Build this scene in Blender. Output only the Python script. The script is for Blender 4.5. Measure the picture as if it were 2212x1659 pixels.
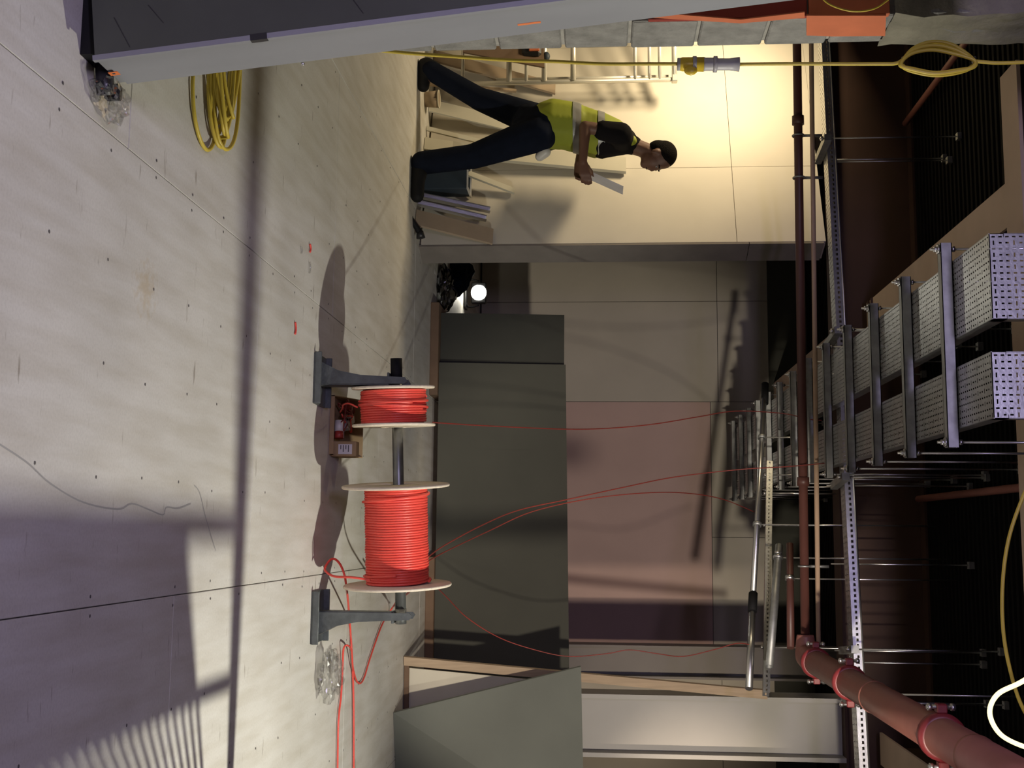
import bpy, bmesh, math, random
from mathutils import Vector, Matrix, noise
random.seed(7)
S = bpy.context.scene
COL = S.collection
for o in list(bpy.data.objects): bpy.data.objects.remove(o)

# ------------------------------------------------------------------ camera
# the photograph lies on its side: image right = up in the place, image top = left in the place
FPX, HC = 2500.0, 1.25
YAW, PITCH = math.atan(325.5/FPX*0.9972), math.atan(186/FPX)
CAM = Vector((0, 0, HC))
FW = Vector((-math.sin(YAW)*math.cos(PITCH), math.cos(YAW)*math.cos(PITCH), -math.sin(PITCH)))
RT = Vector((math.cos(YAW), math.sin(YAW), 0))
UP = RT.cross(FW)
cd = bpy.data.cameras.new('camera'); cam = bpy.data.objects.new('camera', cd); COL.objects.link(cam)
cd.sensor_fit = 'HORIZONTAL'; cd.sensor_width = 36; cd.lens = FPX/2212*36; cd.clip_start = 0.05
rot = Matrix((UP, -RT, -FW)).transposed()
cam.matrix_world = Matrix.Translation(CAM) @ rot.to_4x4()
S.camera = cam

def W(x, y, X=None, Y=None, Z=None):
    """a point of the photograph (2212x1659) taken to the plane X=, Y= or Z= of the place"""
    d = FW*FPX + UP*(x-1106) + RT*(y-829.5)
    if Y is not None: t = (Y-CAM.y)/d.y
    elif Z is not None: t = (Z-CAM.z)/d.z
    else: t = (X-CAM.x)/d.x
    return CAM + d*t

# ------------------------------------------------------------------ world, lamps and added fills, exposure
S.view_settings.view_transform = 'Standard'; S.view_settings.look = 'None'
S.view_settings.gamma = 1; S.view_settings.use_curve_mapping = False
S.view_settings.exposure = 0.0
wd = bpy.data.worlds.new('world'); S.world = wd; wd.use_nodes = True
wd.node_tree.nodes['Background'].inputs[0].default_value = (0.55, 0.48, 0.75, 1)
wd.node_tree.nodes['Background'].inputs[1].default_value = 0.045

def light(name, kind, loc, target, watt, color, size=0.1, spot=None, blend=0.3, sy=None):
    l = bpy.data.lights.new(name, kind); l.energy = watt; l.color = color
    if kind == 'AREA':
        l.size = size
        if sy: l.shape = 'RECTANGLE'; l.size_y = sy
    else: l.shadow_soft_size = size
    if spot: l.spot_size = math.radians(spot); l.spot_blend = blend
    o = bpy.data.objects.new(name, l); COL.objects.link(o); o.location = loc
    o.rotation_euler = (Vector(target)-Vector(loc)).to_track_quat('-Z', 'Y').to_euler()
    return o
LAMP = Vector((1.6, 4.0, 2.12))
light('tripod_lamp_light', 'SPOT', LAMP+Vector((0,0,0)), (0.10, 4.20, 0.35), 285, (1.0, 0.97, 0.84), 0.03, 126, 0.4)
light('far_column_fill_light', 'SPOT', (2.30, 5.0, 2.05), (1.35, 10.7, 1.75), 380, (1.0, 0.80, 0.60), 0.05, 30, 1.0)  # fill added to brighten the far column, no such lamp in view
BAY_FILL = Vector((1.58, 1.5, 2.0))
light('bay_fill_light', 'SPOT', BAY_FILL, (-0.25, 12.0, 1.05), 1000, (1.0, 0.88, 0.72), 0.06, 33, 0.5)  # fill added to brighten the far bay wall, no such lamp in view
light('wall_lamp_light', 'AREA', (-3.70, 7.35, 2.42), (-3.2, 8.3, 1.35), 46, (1.0, 0.80, 0.50), 0.5, sy=0.15)
light('passage_fill_light', 'AREA', (-0.75, -1.2, 2.75), (-0.5, 3.5, 0.6), 82, (0.72, 0.62, 1.0), 0.9, sy=0.3)  # added violet fill, stands in for ambient light from the camera side

# ------------------------------------------------------------------ materials
MATS = {}
def mat(name, color, rough=0.6, metal=0.0, noise_amt=0.12, nscale=8, bump=0.0, bscale=60, spec=None, stretch=None, emit=None, color2=None, trans=0):
    if name in MATS: return MATS[name]
    m = bpy.data.materials.new(name); m.use_nodes = True
    nt = m.node_tree; b = nt.nodes['Principled BSDF']
    b.inputs['Roughness'].default_value = rough; b.inputs['Metallic'].default_value = metal
    if spec is not None: b.inputs['Specular IOR Level'].default_value = spec
    c = (*color, 1)
    tc = nt.nodes.new('ShaderNodeTexCoord'); mp = nt.nodes.new('ShaderNodeMapping')
    nt.links.new(tc.outputs['Object'], mp.inputs[0])
    if stretch: mp.inputs['Scale'].default_value = stretch
    n = nt.nodes.new('ShaderNodeTexNoise'); n.inputs['Scale'].default_value = nscale; n.inputs['Detail'].default_value = 6
    nt.links.new(mp.outputs[0], n.inputs['Vector'])
    r = nt.nodes.new('ShaderNodeValToRGB'); r.color_ramp.elements[0].position = 0.3; r.color_ramp.elements[1].position = 0.7
    k = 1-noise_amt
    c2 = color2 if color2 else tuple(v*k for v in color)
    r.color_ramp.elements[0].color = (*c2, 1); r.color_ramp.elements[1].color = c
    nt.links.new(n.outputs[0], r.inputs[0]); nt.links.new(r.outputs[0], b.inputs['Base Color'])
    if bump:
        n2 = nt.nodes.new('ShaderNodeTexNoise'); n2.inputs['Scale'].default_value = bscale; n2.inputs['Detail'].default_value = 4
        nt.links.new(mp.outputs[0], n2.inputs['Vector'])
        bp = nt.nodes.new('ShaderNodeBump'); bp.inputs['Strength'].default_value = bump; bp.inputs['Distance'].default_value = 0.01
        nt.links.new(n2.outputs[0], bp.inputs['Height']); nt.links.new(bp.outputs[0], b.inputs['Normal'])
    if emit:
        b.inputs['Emission Color'].default_value = (*emit[0], 1); b.inputs['Emission Strength'].default_value = emit[1]
    if trans: b.inputs['Transmission Weight'].default_value = trans
    MATS[name] = m; return m

def floor_mat():
    m = bpy.data.materials.new('cement_board'); m.use_nodes = True; nt = m.node_tree; b = nt.nodes['Principled BSDF']
    b.inputs['Roughness'].default_value = 0.62; b.inputs['Specular IOR Level'].default_value = 0.3
    tc = nt.nodes.new('ShaderNodeTexCoord')
    def nz(scale, detail, sc=(1,1,1)):
        mp = nt.nodes.new('ShaderNodeMapping'); mp.inputs['Scale'].default_value = sc; nt.links.new(tc.outputs['Object'], mp.inputs[0])
        n = nt.nodes.new('ShaderNodeTexNoise'); n.inputs['Scale'].default_value = scale; n.inputs['Detail'].default_value = detail
        nt.links.new(mp.outputs[0], n.inputs['Vector']); return n.outputs[0]
    def ramp(src, a, b2, ca, cb):
        r = nt.nodes.new('ShaderNodeValToRGB'); r.color_ramp.elements[0].position = a; r.color_ramp.elements[1].position = b2
        r.color_ramp.elements[0].color = (*ca, 1); r.color_ramp.elements[1].color = (*cb, 1); nt.links.new(src, r.inputs[0]); return r.outputs[0]
    def mul(a, c):
        x = nt.nodes.new('ShaderNodeMixRGB'); x.blend_type = 'MULTIPLY'; x.inputs[0].default_value = 1
        nt.links.new(a, x.inputs[1]); nt.links.new(c, x.inputs[2]); return x.outputs[0]
    base = ramp(nz(1.6, 6), .3, .7, (.56, .54, .495), (.66, .64, .59))
    streak = ramp(nz(3, 5, (6, .8, 1)), .30, .62, (.86, .84, .80), (1, 1, 1))
    scuff = ramp(nz(14, 8, (.5, 2.5, 1)), .27, .34, (.60, .57, .54), (1, 1, 1))
    fine = ramp(nz(130, 3), .25, .6, (.90, .90, .90), (1, 1, 1))
    vd = nt.nodes.new('ShaderNodeVectorMath'); vd.operation = 'DISTANCE'; p = W(315, 622, Z=0); vd.inputs[1].default_value = p
    nt.links.new(tc.outputs['Object'], vd.inputs[0])
    md = nt.nodes.new('ShaderNodeMath'); md.operation = 'MULTIPLY_ADD'; nt.links.new(nz(40, 4), md.inputs[0]); md.inputs[1].default_value = .22; nt.links.new(vd.outputs['Value'], md.inputs[2])
    stain = ramp(md.outputs[0], .12, .19, (.90, .82, .70), (1, 1, 1))
    nt.links.new(mul(mul(mul(mul(base, streak), scuff), fine), stain), b.inputs['Base Color'])
    MATS['cement_board'] = m; return m
floor_mat()
mat('subfloor', (.06, .055, .05), .9)
mat('plasterboard', (.62, .58, .50), .85, noise_amt=.07, nscale=3)
mat('plasterboard_edge', (.48, .43, .36), .9)
mat('end_shaded', (.23, .205, .18), .9, noise_amt=.15)  # shade on the wall end is painted into this colour
mat('bay_board', (.50, .46, .385), .85, noise_amt=.10, nscale=2)
mat('pink_board', (.54, .385, .345), .85, noise_amt=.10, nscale=2)
mat('green_board_shaded', (.036, .037, .028), .8)  # shaded copy of green_board, the left board's shade put into the colour
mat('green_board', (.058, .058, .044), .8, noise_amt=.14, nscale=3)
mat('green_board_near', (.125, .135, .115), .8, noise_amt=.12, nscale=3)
mat('board_core', (.42, .38, .31), .9)
mat('primer_brown', (.055, .024, .014), .7, noise_amt=.2, nscale=5)
mat('beam_beige', (.60, .46, .345), .7, noise_amt=.14, nscale=4)
mat('deck', (.006, .006, .0055), .8, noise_amt=.3, spec=.1)
mat('white_steel', (.28, .27, .25), .5, noise_amt=.08, nscale=4)
mat('galv', (.60, .61, .60), .36, .85, noise_amt=.25, nscale=18, bump=.05, bscale=90)
mat('galv_dull', (.42, .43, .42), .5, .8, noise_amt=.3, nscale=22)
mat('zinc', (.70, .70, .70), .3, .95, noise_amt=.1)
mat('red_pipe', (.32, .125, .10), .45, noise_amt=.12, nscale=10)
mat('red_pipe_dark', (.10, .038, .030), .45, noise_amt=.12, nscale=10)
mat('red_clamp', (.24, .03, .035), .4)
mat('copper_beige', (.46, .32, .22), .5)
mat('red_cable', (.80, .085, .062), .38, noise_amt=.06, nscale=20)
mat('red_cable_dull_shaded', (.20, .026, .02), .5)  # darker copy of red_cable, weak light on the leads put into the colour
mat('yellow_cable', (.62, .47, .06), .45, noise_amt=.12, nscale=12)
mat('drum_ply', (.78, .68, .54), .75, noise_amt=.2, nscale=14, stretch=(1, 6, 1))
mat('cast_grey', (.15, .165, .165), .45, .55, noise_amt=.35, nscale=24, bump=.15, bscale=80)
mat('tube_steel', (.23, .24, .235), .38, .8, noise_amt=.35, nscale=14)
mat('slab_grey', (.075, .082, .066), .5, .1, noise_amt=.18, nscale=5)
mat('slab_side', (.27, .275, .29), .5, noise_amt=.12, nscale=7, stretch=(1, 1, .3))
mat('sticker_orange', (.85, .22, .05), .6)
mat('block', (.31, .30, .28), .95, noise_amt=.35, nscale=16, bump=.7, bscale=70)
mat('mortar', (.42, .40, .36), .95, noise_amt=.3, nscale=25, bump=.6, bscale=50)
mat('render_coat', (.27, .25, .19), .95, noise_amt=.4, nscale=9, bump=.9, bscale=30)
mat('orange_board', (.62, .17, .075), .8, noise_amt=.15, nscale=10)
mat('red_board', (.30, .04, .025), .8)
mat('black_rubber', (.010, .010, .011), .7, spec=.2)
mat('black_plastic', (.02, .02, .022), .4)
mat('white_plastic', (.66, .64, .60), .4)
mat('grey_plastic', (.48, .46, .46), .45)
mat('yellow_plastic', (.74, .52, .04), .4)
mat('cardboard', (.36, .25, .13), .85, noise_amt=.12)
mat('label_paper', (.68, .66, .68), .7)
mat('ink', (.06, .06, .07), .7)
mat('timber', (.40, .30, .20), .75, noise_amt=.2, nscale=10, stretch=(8, 8, .6))
mat('timber_dark', (.16, .10, .06), .8, noise_amt=.25)
mat('cream_board', (.56, .53, .43), .85, noise_amt=.06)
mat('kraft', (.40, .31, .22), .85)
mat('alu', (.68, .66, .60), .35, .5, noise_amt=.1)
mat('navy', (.008, .011, .022), .9, noise_amt=.25, nscale=14, spec=.08)
mat('blue_crate', (.022, .038, .058), .6)
mat('tshirt', (.010, .009, .010), .95, spec=.08)
mat('hivis', (.27, .31, .02), .7, noise_amt=.12, nscale=9)
mat('reflective', (.30, .30, .29), .4, .2)
mat('skin', (.14, .066, .042), .55, noise_amt=.12, nscale=14)
mat('hair', (.010, .008, .007), .9, spec=.08, noise_amt=.3, nscale=60, bump=.5, bscale=160)
mat('eye', (.3, .27, .25), .4)
mat('lamp_face', (1, 1, .95), .4, emit=((1, .96, .82), 30))
mat('led_rope', (1, .95, .7), .4, emit=((1, .86, .42), 1.6))
mat('pencil', (.36, .35, .33), .9)
mat('red_tin', (.42, .05, .04), .4)
mat('dark_stain', (.10, .09, .085), .8)
def film(name, tint, glossmix):
    m = bpy.data.materials.new(name); m.use_nodes = True; nt = m.node_tree
    for n in list(nt.nodes): nt.nodes.remove(n)
    o = nt.nodes.new('ShaderNodeOutputMaterial'); mx = nt.nodes.new('ShaderNodeMixShader'); t = nt.nodes.new('ShaderNodeBsdfTransparent'); g = nt.nodes.new('ShaderNodeBsdfGlossy')
    t.inputs[0].default_value = (*tint, 1); g.inputs['Roughness'].default_value = .12; g.inputs[0].default_value = (1, 1, 1, 1)
    mx.inputs[0].default_value = glossmix
    nt.links.new(t.outputs[0], mx.inputs[1]); nt.links.new(g.outputs[0], mx.inputs[2]); nt.links.new(mx.outputs[0], o.inputs[0]); MATS[name] = m
film('clear_film', (.93, .93, .93), .22)
film('dark_film', (.16, .16, .16), .2)

# ------------------------------------------------------------------ mesh helpers
class MB:
    def __init__(s): s.v = []; s.f = []; s.sm = []
    def add(s, vs, fs, smooth=False):
        k = len(s.v); s.v += [tuple(p) for p in vs]
        for f in fs: s.f.append(tuple(i+k for i in f)); s.sm.append(smooth)
        return s
    def box(s, lo, hi, M=None, bev=0.0):
        lo, hi = Vector(lo), Vector(hi)
        if bev <= 0:
            vs = [Vector((x, y, z)) for x in (lo.x, hi.x) for y in (lo.y, hi.y) for z in (lo.z, hi.z)]
            fs = [(0,1,3,2), (4,6,7,5), (0,4,5,1), (2,3,7,6), (0,2,6,4), (1,5,7,3)]
            if M: vs = [M @ p for p in vs]
            return s.add(vs, fs)
        bm = bmesh.new(); bmesh.ops.create_cube(bm, size=1)
        for v in bm.verts: v.co = Vector([lo[i] + (v.co[i]+.5)*(hi[i]-lo[i]) for i in range(3)])
        bmesh.ops.bevel(bm, geom=bm.edges[:], offset=bev, segments=1, affect='EDGES')
        vs = [M @ v.co if M else v.co.copy() for v in bm.verts]; bm.verts.index_update()
        fs = [[v.index for v in f.verts] for f in bm.faces]; bm.free()
        return s.add(vs, fs)
    def prism(s, pts, d):
        """polygon pts (3D, planar) pushed along vector d"""
        n = len(pts); d = Vector(d); a = [Vector(p) for p in pts]; b = [p+d for p in a]
        fs = [tuple(range(n))[::-1], tuple(range(n, 2*n))] + [(i, (i+1) % n, (i+1) % n+n, i+n) for i in range(n)]
        return s.add(a+b, fs)
    def tube(s, pts, r, n=8, cap=True, closed=False, rs=None):
        pts = [Vector(p) for p in pts]; N = len(pts); vs = []; fs = []; up = None
        for i, p in enumerate(pts):
            if closed: t = pts[(i+1) % N]-pts[i-1]
            else: t = pts[min(i+1, N-1)]-pts[max(i-1, 0)]
            t.normalize()
            if up is None:
                up = Vector((0, 0, 1)) if abs(t.z) < .9 else Vector((1, 0, 0))
            a = t.cross(up)
            if a.length < 1e-4: a = t.orthogonal()
            a.normalize(); up = a.cross(t); up.normalize()
            rr = rs[i] if rs else r
            for k in range(n):
                q = 2*math.pi*k/n; vs.append(p + a*math.cos(q)*rr + up*math.sin(q)*rr)
        L = N if closed else N-1
        for i in range(L):
            j = (i+1) % N
            for k in range(n):
                k2 = (k+1) % n; fs.append((i*n+k, i*n+k2, j*n+k2, j*n+k))
        s.add(vs, fs, True)
        if cap and not closed:
            k0 = len(s.v)-len(vs)
            s.f.append(tuple(k0+k for k in range(n))[::-1]); s.sm.append(False)
            s.f.append(tuple(k0+(N-1)*n+k for k in range(n))); s.sm.append(False)
        return s
    def cyl(s, a, b, r, n=12, r2=None):
        return s.tube([a, b], r, n, rs=[r, r if r2 is None else r2])
    def lathe(s, prof, M, n=24, smooth=True):
        """prof: (radius, height) pairs about local z"""
        vs = []; fs = []
        for (r, h) in prof:
            for k in range(n):
                q = 2*math.pi*k/n; vs.append(M @ Vector((r*math.cos(q), r*math.sin(q), h)))
        for i in range(len(prof)-1):
            for k in range(n):
                k2 = (k+1) % n; fs.append((i*n+k, i*n+k2, (i+1)*n+k2, (i+1)*n+k))
        return s.add(vs, fs, smooth)
    def ball(s, c, r, sc=(1, 1, 1), sub=2, M=None):
        bm = bmesh.new(); bmesh.ops.create_icosphere(bm, subdivisions=sub, radius=1); c = Vector(c)
        vs = [Vector((v.co.x*r*sc[0], v.co.y*r*sc[1], v.co.z*r*sc[2])) for v in bm.verts]
        if M: vs = [M @ v for v in vs]
        vs = [c+v for v in vs]
        fs = [[v.index for v in f.verts] for f in bm.faces]; bm.free()
        return s.add(vs, fs, True)
    def perf(s, o, U, V, wu, lv, pu=.0214, pv=.0225, style=0):
        """slotted sheet: o origin, U unit across, V unit along"""
        o, U, V = Vector(o), Vector(U), Vector(V)
        nu = max(1, round(wu/pu)); nv = max(1, round(lv/pv)); pu = wu/nu; pv = lv/nv
        for i in range(nu):
            for j in range(nv):
                if (i % 2 == 1) and (j % 3 == 0): su, sv = .72, .22
                elif (i % 2 == 1) and (j % 3 == 1): su, sv = .26, .42
                else: su, sv = .26, .52
                us = [0, (1-su)/2, (1+su)/2, 1]; vv = [0, (1-sv)/2, (1+sv)/2, 1]
                g = [o + U*((i+a)*pu) + V*((j+b)*pv) for b in vv for a in us]
                s.add(g, [(b*4+a, b*4+a+1, b*4+a+5, b*4+a+4) for b in range(3) for a in range(3) if not (a == 1 and b == 1)])
        return s
    def mesh(s, name):
        me = bpy.data.meshes.new(name); me.from_pydata(s.v, [], s.f); me.update()
        me.polygons.foreach_set('use_smooth', s.sm); return me
    def build(s, name, m, parent=None, fixn=True):
        me = s.mesh(name); me.materials.append(MATS[m])
        if fixn:
            bm = bmesh.new(); bm.from_mesh(me); bmesh.ops.recalc_face_normals(bm, faces=bm.faces[:]); bm.to_mesh(me); bm.free()
        o = bpy.data.objects.new(name, me); COL.objects.link(o)
        if parent: attach(o, parent)
        return o

def attach(o, parent):
    o.parent = parent; o.matrix_parent_inverse = wm(parent).inverted()
def wm(o):
    m = Matrix.Translation(o.location)
    return m
def thing(name, label, cat, loc, group=None):
    o = bpy.data.objects.new(name, None); COL.objects.link(o); o.location = loc; o.empty_display_size = .05
    return tag(o, label, cat, group)
def tag(o, label, cat, group=None):
    o['label'] = label; o['category'] = cat
    if group: o['group'] = group
    return o
def struct(o, label=None, cat=None):
    o['kind'] = 'structure'
    if label: o['label'] = label
    if cat: o['category'] = cat
    return o
def one(name, mb, m, label, cat, group=None): return tag(mb.build(name, m), label, cat, group)
def spline(pts, n=8, closed=False):
    pts = [Vector(p) for p in pts]; out = []; N = len(pts)
    for i in range(N if closed else N-1):
        if closed: p0, p1, p2, p3 = pts[i-1], pts[i], pts[(i+1) % N], pts[(i+2) % N]
        else: p0, p1, p2, p3 = pts[max(i-1, 0)], pts[i], pts[i+1], pts[min(i+2, N-1)]
        for k in range(n):
            t = k/n
            out.append(.5*((2*p1) + (p2-p0)*t + (2*p0-5*p1+4*p2-p3)*t*t + (3*p1-p0-3*p2+p3)*t**3))
    if not closed: out.append(pts[-1])
    return out

# ================================================================== THE SHELL
CEIL = 3.4
# floor: sheets 1.2 x 2.4 laid along the depth of the room, on a dark sub-floor
fl = MB().box((-7, -4, -.12), (4.4, 13.2, -.022)).build('floor', 'subfloor')
struct(fl, 'pale cement board floor laid in long sheets with fine open joints', 'floor')
G = .0015
for (x0, x1, y_first) in ((-7.01, -5.81, 1.2), (-5.81, -4.61, .2), (-4.61, -3.41, .9), (-3.41, -2.21, 0), (-2.21, -1.01, .5), (-1.01, .19, 1.72-2.4), (.19, 1.39, .99-2.4), (1.39, 2.59, -.1), (2.59, 3.79, .7), (3.79, 4.4, 0)):
    y = y_first-4.8
    while y < 13.2:
        a, b = max(y, -4), min(y+2.4, 13.2)
        if b-a > .1:
            MB().box((x0+G, a+G, -.022), (x1-G, b-G, random.uniform(-.0006, .0006)), bev=.0015).build('floor_board', 'cement_board', fl)
        y += 2.4
# screw heads of the sheets, far too many and too small to pick apart
sc = MB()
for x0 in (-2.21, -1.01, .19):
    for xi in (.03, .33, .6, .87, 1.17):
        for j in range(22):
            xx, yy = x0+xi+random.uniform(-.012, .012), 1.9+j*.3+random.uniform(-.02, .02)
            if random.random() < .75: sc.lathe([(0, .0012), (.0035, .0012), (.005, .0007)], Matrix.Translation((xx, yy, 0)), 6)
o = sc.build('screw_heads', 'dark_stain', fl); o['kind'] = 'stuff'
for k, pts in enumerate(([(0, 960), (60, 1000), (110, 1045), (180, 1085), (255, 1100), (285, 1088), (320, 1100), (352, 1112), (360, 1096), (385, 1098), (412, 1088)], [(420, 1048), (432, 1066), (445, 1120), (466, 1190)])):
    P = spline([W(x, y, Z=.0012) for x, y in pts], 6); m = MB()
    for i in range(len(P)-1):
        d = (P[i+1]-P[i]).normalized().cross(Vector((0, 0, 1)))*.0022
        m.add([P[i]-d, P[i]+d, P[i+1]+d, P[i+1]-d], [(0, 1, 2, 3)])
    m.build('pencil_line', 'pencil', fl)

# ceiling: trapezoidal steel deck, ribs across the room
def deck():
    m = MB(); y = -4.0; prof = []
    while y < 13.2:
        prof += [(y, CEIL), (y+.030, CEIL), (y+.040, CEIL+.025), (y+.065, CEIL+.025)]; y += .075
    for i in range(len(prof)-1):
        (a, za), (b, zb) = prof[i], prof[i+1]
        m.add([(-7, a, za), (4.4, a, za), (4.4, b, zb), (-7, b, zb)], [(0, 1, 2, 3)])
    m.box((-7, -4, CEIL+.06), (4.4, 13.2, CEIL+.2))
    return m
struct(deck().build('ceiling', 'deck'), 'dark profiled steel deck ceiling with ribs across', 'ceiling')

# left block wall of the passage and its pier facing the camera
wl = MB().box((-2.35, -4, 0), (-2.09, 3.58, CEIL)).build('wall_left', 'mortar'); struct(wl, 'grey concrete block wall along the left side', 'wall')
PX = W(1500, 100, Y=3.80).x      # right edge of the pier
pier = MB().box((-2.35, 3.612, 0), (PX-.012, 3.79, CEIL)).build('wall_pier', 'mortar'); struct(pier, 'rough concrete block pier with mortar joints and orange infill', 'wall')
zc = .012; row = 0
while zc < 2.62:
    h = .213 if row != 8 else .20
    x = -2.36 - (.27 if row % 2 else 0)
    while x < PX:
        a, b = max(x, -2.34), min(x+.44, PX)
        if b-a > .03 and not (zc+h > 2.05 and False):
            MB().box((a, 3.598+random.uniform(-.004, .004), zc), (b-.010 if b < PX else b+random.uniform(-.004, .002), 3.802, zc+h), bev=.005).build('block', 'block', pier)
        x += .45
    zc += h+.012; row += 1
# orange infill boards and rough render coat at the head of the pier
def yz(x, y): p = W(x, y, X=PX+.004); return p.y, p.z
def on_reveal(pts, th, name, m):
    MB().prism([(PX+.004, *yz(x, y)) for x, y in pts], (th, 0, 0)).build(name, m, pier)
on_reveal([(1742, 30), (1742, 73), (1800, 75), (1912, 74), (1914, 30)], .006, 'orange_infill', 'orange_board')
on_reveal([(1380, 34), (1440, 27), (1600, 40), (1738, 24), (1738, 36), (1600, 48), (1440, 38)], .004, 'orange_strip', 'orange_board')
a_, b_ = yz(1742, 50), yz(1912, 50)
MB().box((-2.3, 3.575, a_[1]), (PX+.004, 3.600, b_[1]), bev=.003).build('orange_infill', 'orange_board', pier)
a_ = yz(1400, 50)
MB().box((-2.3, 3.582, a_[1]), (PX+.002, 3.600, yz(1738, 50)[1]), bev=.002).build('red_strip', 'red_board', pier)
z0 = yz(1914, 60)[1]
m = MB(); nx, nz_ = 14, 26; rc = []
for j in range(nz_+1):
    for i in range(nx+1):
        x = -2.2+(PX+.006+2.2)*i/nx + (random.uniform(-.006, .006) if i == nx else 0); z = z0+.005+(CEIL-z0-.01)*j/nz_
        rc.append((x, 3.585-.018*noise.noise(Vector((x*7, z*5, 1)))-.01*noise.noise(Vector((x*19, z*15, 4))), z))
m.add(rc, [(j*(nx+1)+i, j*(nx+1)+i+1, (j+1)*(nx+1)+i+1, (j+1)*(nx+1)+i) for j in range(nz_) for i in range(nx)], True)
rd = []; ny = 8
for j in range(nz_+1):
    p = rc[j*(nx+1)+nx]
    for i in range(ny+1):
        y = p[1]+(3.815-p[1])*i/ny
        rd.append((PX+.006+(p[0]-PX-.006)*(1-i/ny)+(0 if i == 0 else .012*noise.noise(Vector((y*16, p[2]*6, 2)))+.006*noise.noise(Vector((y*40, p[2]*22, 5)))), y+(random.uniform(-.006, .006) if i == ny else 0), p[2]))
m.add(rd, [(j*(ny+1)+i, j*(ny+1)+i+1, (j+1)*(ny+1)+i+1, (j+1)*(ny+1)+i) for j in range(nz_) for i in range(ny)], True)
m.build('render_coat', 'render_coat', pier)

# plasterboard wall behind the walking person (its left end lies further away)
A = W(905, 529, Z=0); ang = math.radians(22)
WD = Vector((-math.cos(ang), math.sin(ang), 0)); WN = Vector((-math.sin(ang), -math.cos(ang), 0))  # along to the left / towards camera
def wl_pt(s, z, d=0): return A + WD*s + WN*d + Vector((0, 0, z))
WH = 2.80
bw = MB().prism([wl_pt(.0, 0, -.03), wl_pt(5.0, 0, -.03), wl_pt(5.0, 0, -.20), wl_pt(.0, 0, -.20)], (0, 0, WH)).build('wall_back_left', 'plasterboard_edge')
struct(bw, 'cream plasterboard wall lit from the left with a fine board grid', 'wall')
MB().prism([wl_pt(.95, WH, -.0), wl_pt(5.0, WH, -.0), wl_pt(5.0, WH, -.19), wl_pt(.95, WH, -.19)], (0, 0, .55)).build('head_board', 'plasterboard', bw)
for i, (a, b) in enumerate(((0, .66), (.66, 1.86), (1.86, 3.06), (3.06, 4.26), (4.26, 5.0))):
    for (z0_, z1_) in ((.012, 2.2), (2.2, WH)):
        g = .0018; sh = .0 if z0_ < 1 else .0
        MB().prism([wl_pt(a+g, z0_+g, 0), wl_pt(b-g, z0_+g, 0), wl_pt(b-g, z1_-g, 0), wl_pt(a+g, z1_-g, 0)], -WN*.029).build('wall_board', 'plasterboard', bw)
# end reveal of that wall
m = MB(); ex = Vector((.014, 0, 0))
m.prism([wl_pt(-.002, 0, .0), wl_pt(-.002, 0, -.20), wl_pt(-.016, 0, -.20), wl_pt(-.016, 0, .0)], (0, 0, 2.28)); m.build('end_board', 'end_shaded', bw)
m = MB(); m.prism([wl_pt(-.002, 2.285, .0), wl_pt(-.002, 2.285, -.20), wl_pt(-.016, 2.285, -.20), wl_pt(-.016, 2.285, .0)], (0, 0, .5)); m.build('end_board', 'end_shaded', bw)

# deep wall of the bay beyond
DY = 12.0; dzt = W(1660, 800, Y=DY).z
dw = MB().box((-3.2, DY+.016, 0), (4.4, DY+.2, CEIL)).build('wall_back', 'subfloor'); struct(dw, 'beige plasterboard wall of the far bay with one pink board', 'wall')
zj = W(1552, 900, Y=DY).z
xs = [-3.2, W(1500, 440, Y=DY).x, W(1500, 651, Y=DY).x, W(1500, 868, Y=DY).x, W(1500, 1160, Y=DY).x, W(1500, 1420, Y=DY).x, 2.6, 4.4]
zp0, zp1 = .02, W(1535, 900, Y=DY).z
for i in range(len(xs)-1):
    a, b = xs[i], xs[i+1]
    pink = i in (3, 4)
    if pink:
        if i == 3: MB().box((xs[3]+.003, DY, zp0), (xs[5]-.003, DY+.015, zp1-.003)).build('wall_board', 'pink_board', dw)
        MB().box((a+.003, DY, zp1+.003), (b-.003, DY+.015, dzt)).build('wall_board', 'bay_board', dw)
    else:
        MB().box((a+.003, DY, .02), (b-.003, DY+.015, zj-.003)).build('wall_board', 'bay_board', dw)
        MB().box((a+.003, DY, zj+.003), (b-.003, DY+.015, dzt)).build('wall_board', 'bay_board', dw)
MB().box((-3.2, DY-.02, dzt), (4.4, DY+.014, CEIL-.002)).build('head_board', 'green_board', dw)
# right side wall, out of view but closing the hall; back wall behind the added passage fill
struct(MB().box((4.2, -4, 0), (4.4, 13.2, CEIL)).build('wall_right', 'plasterboard_edge'), 'plain board wall on the right side', 'wall')
struct(MB().box((-7.2, 3.8, 0), (-7, 13.2, CEIL)).build('wall_far_left', 'plasterboard'), 'plain board wall at the far left', 'wall')
struct(MB().box((-2.35, -4.2, 0), (4.4, -4, CEIL)).build('wall_behind', 'plasterboard_edge'), 'plain board wall behind the viewer', 'wall')

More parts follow.
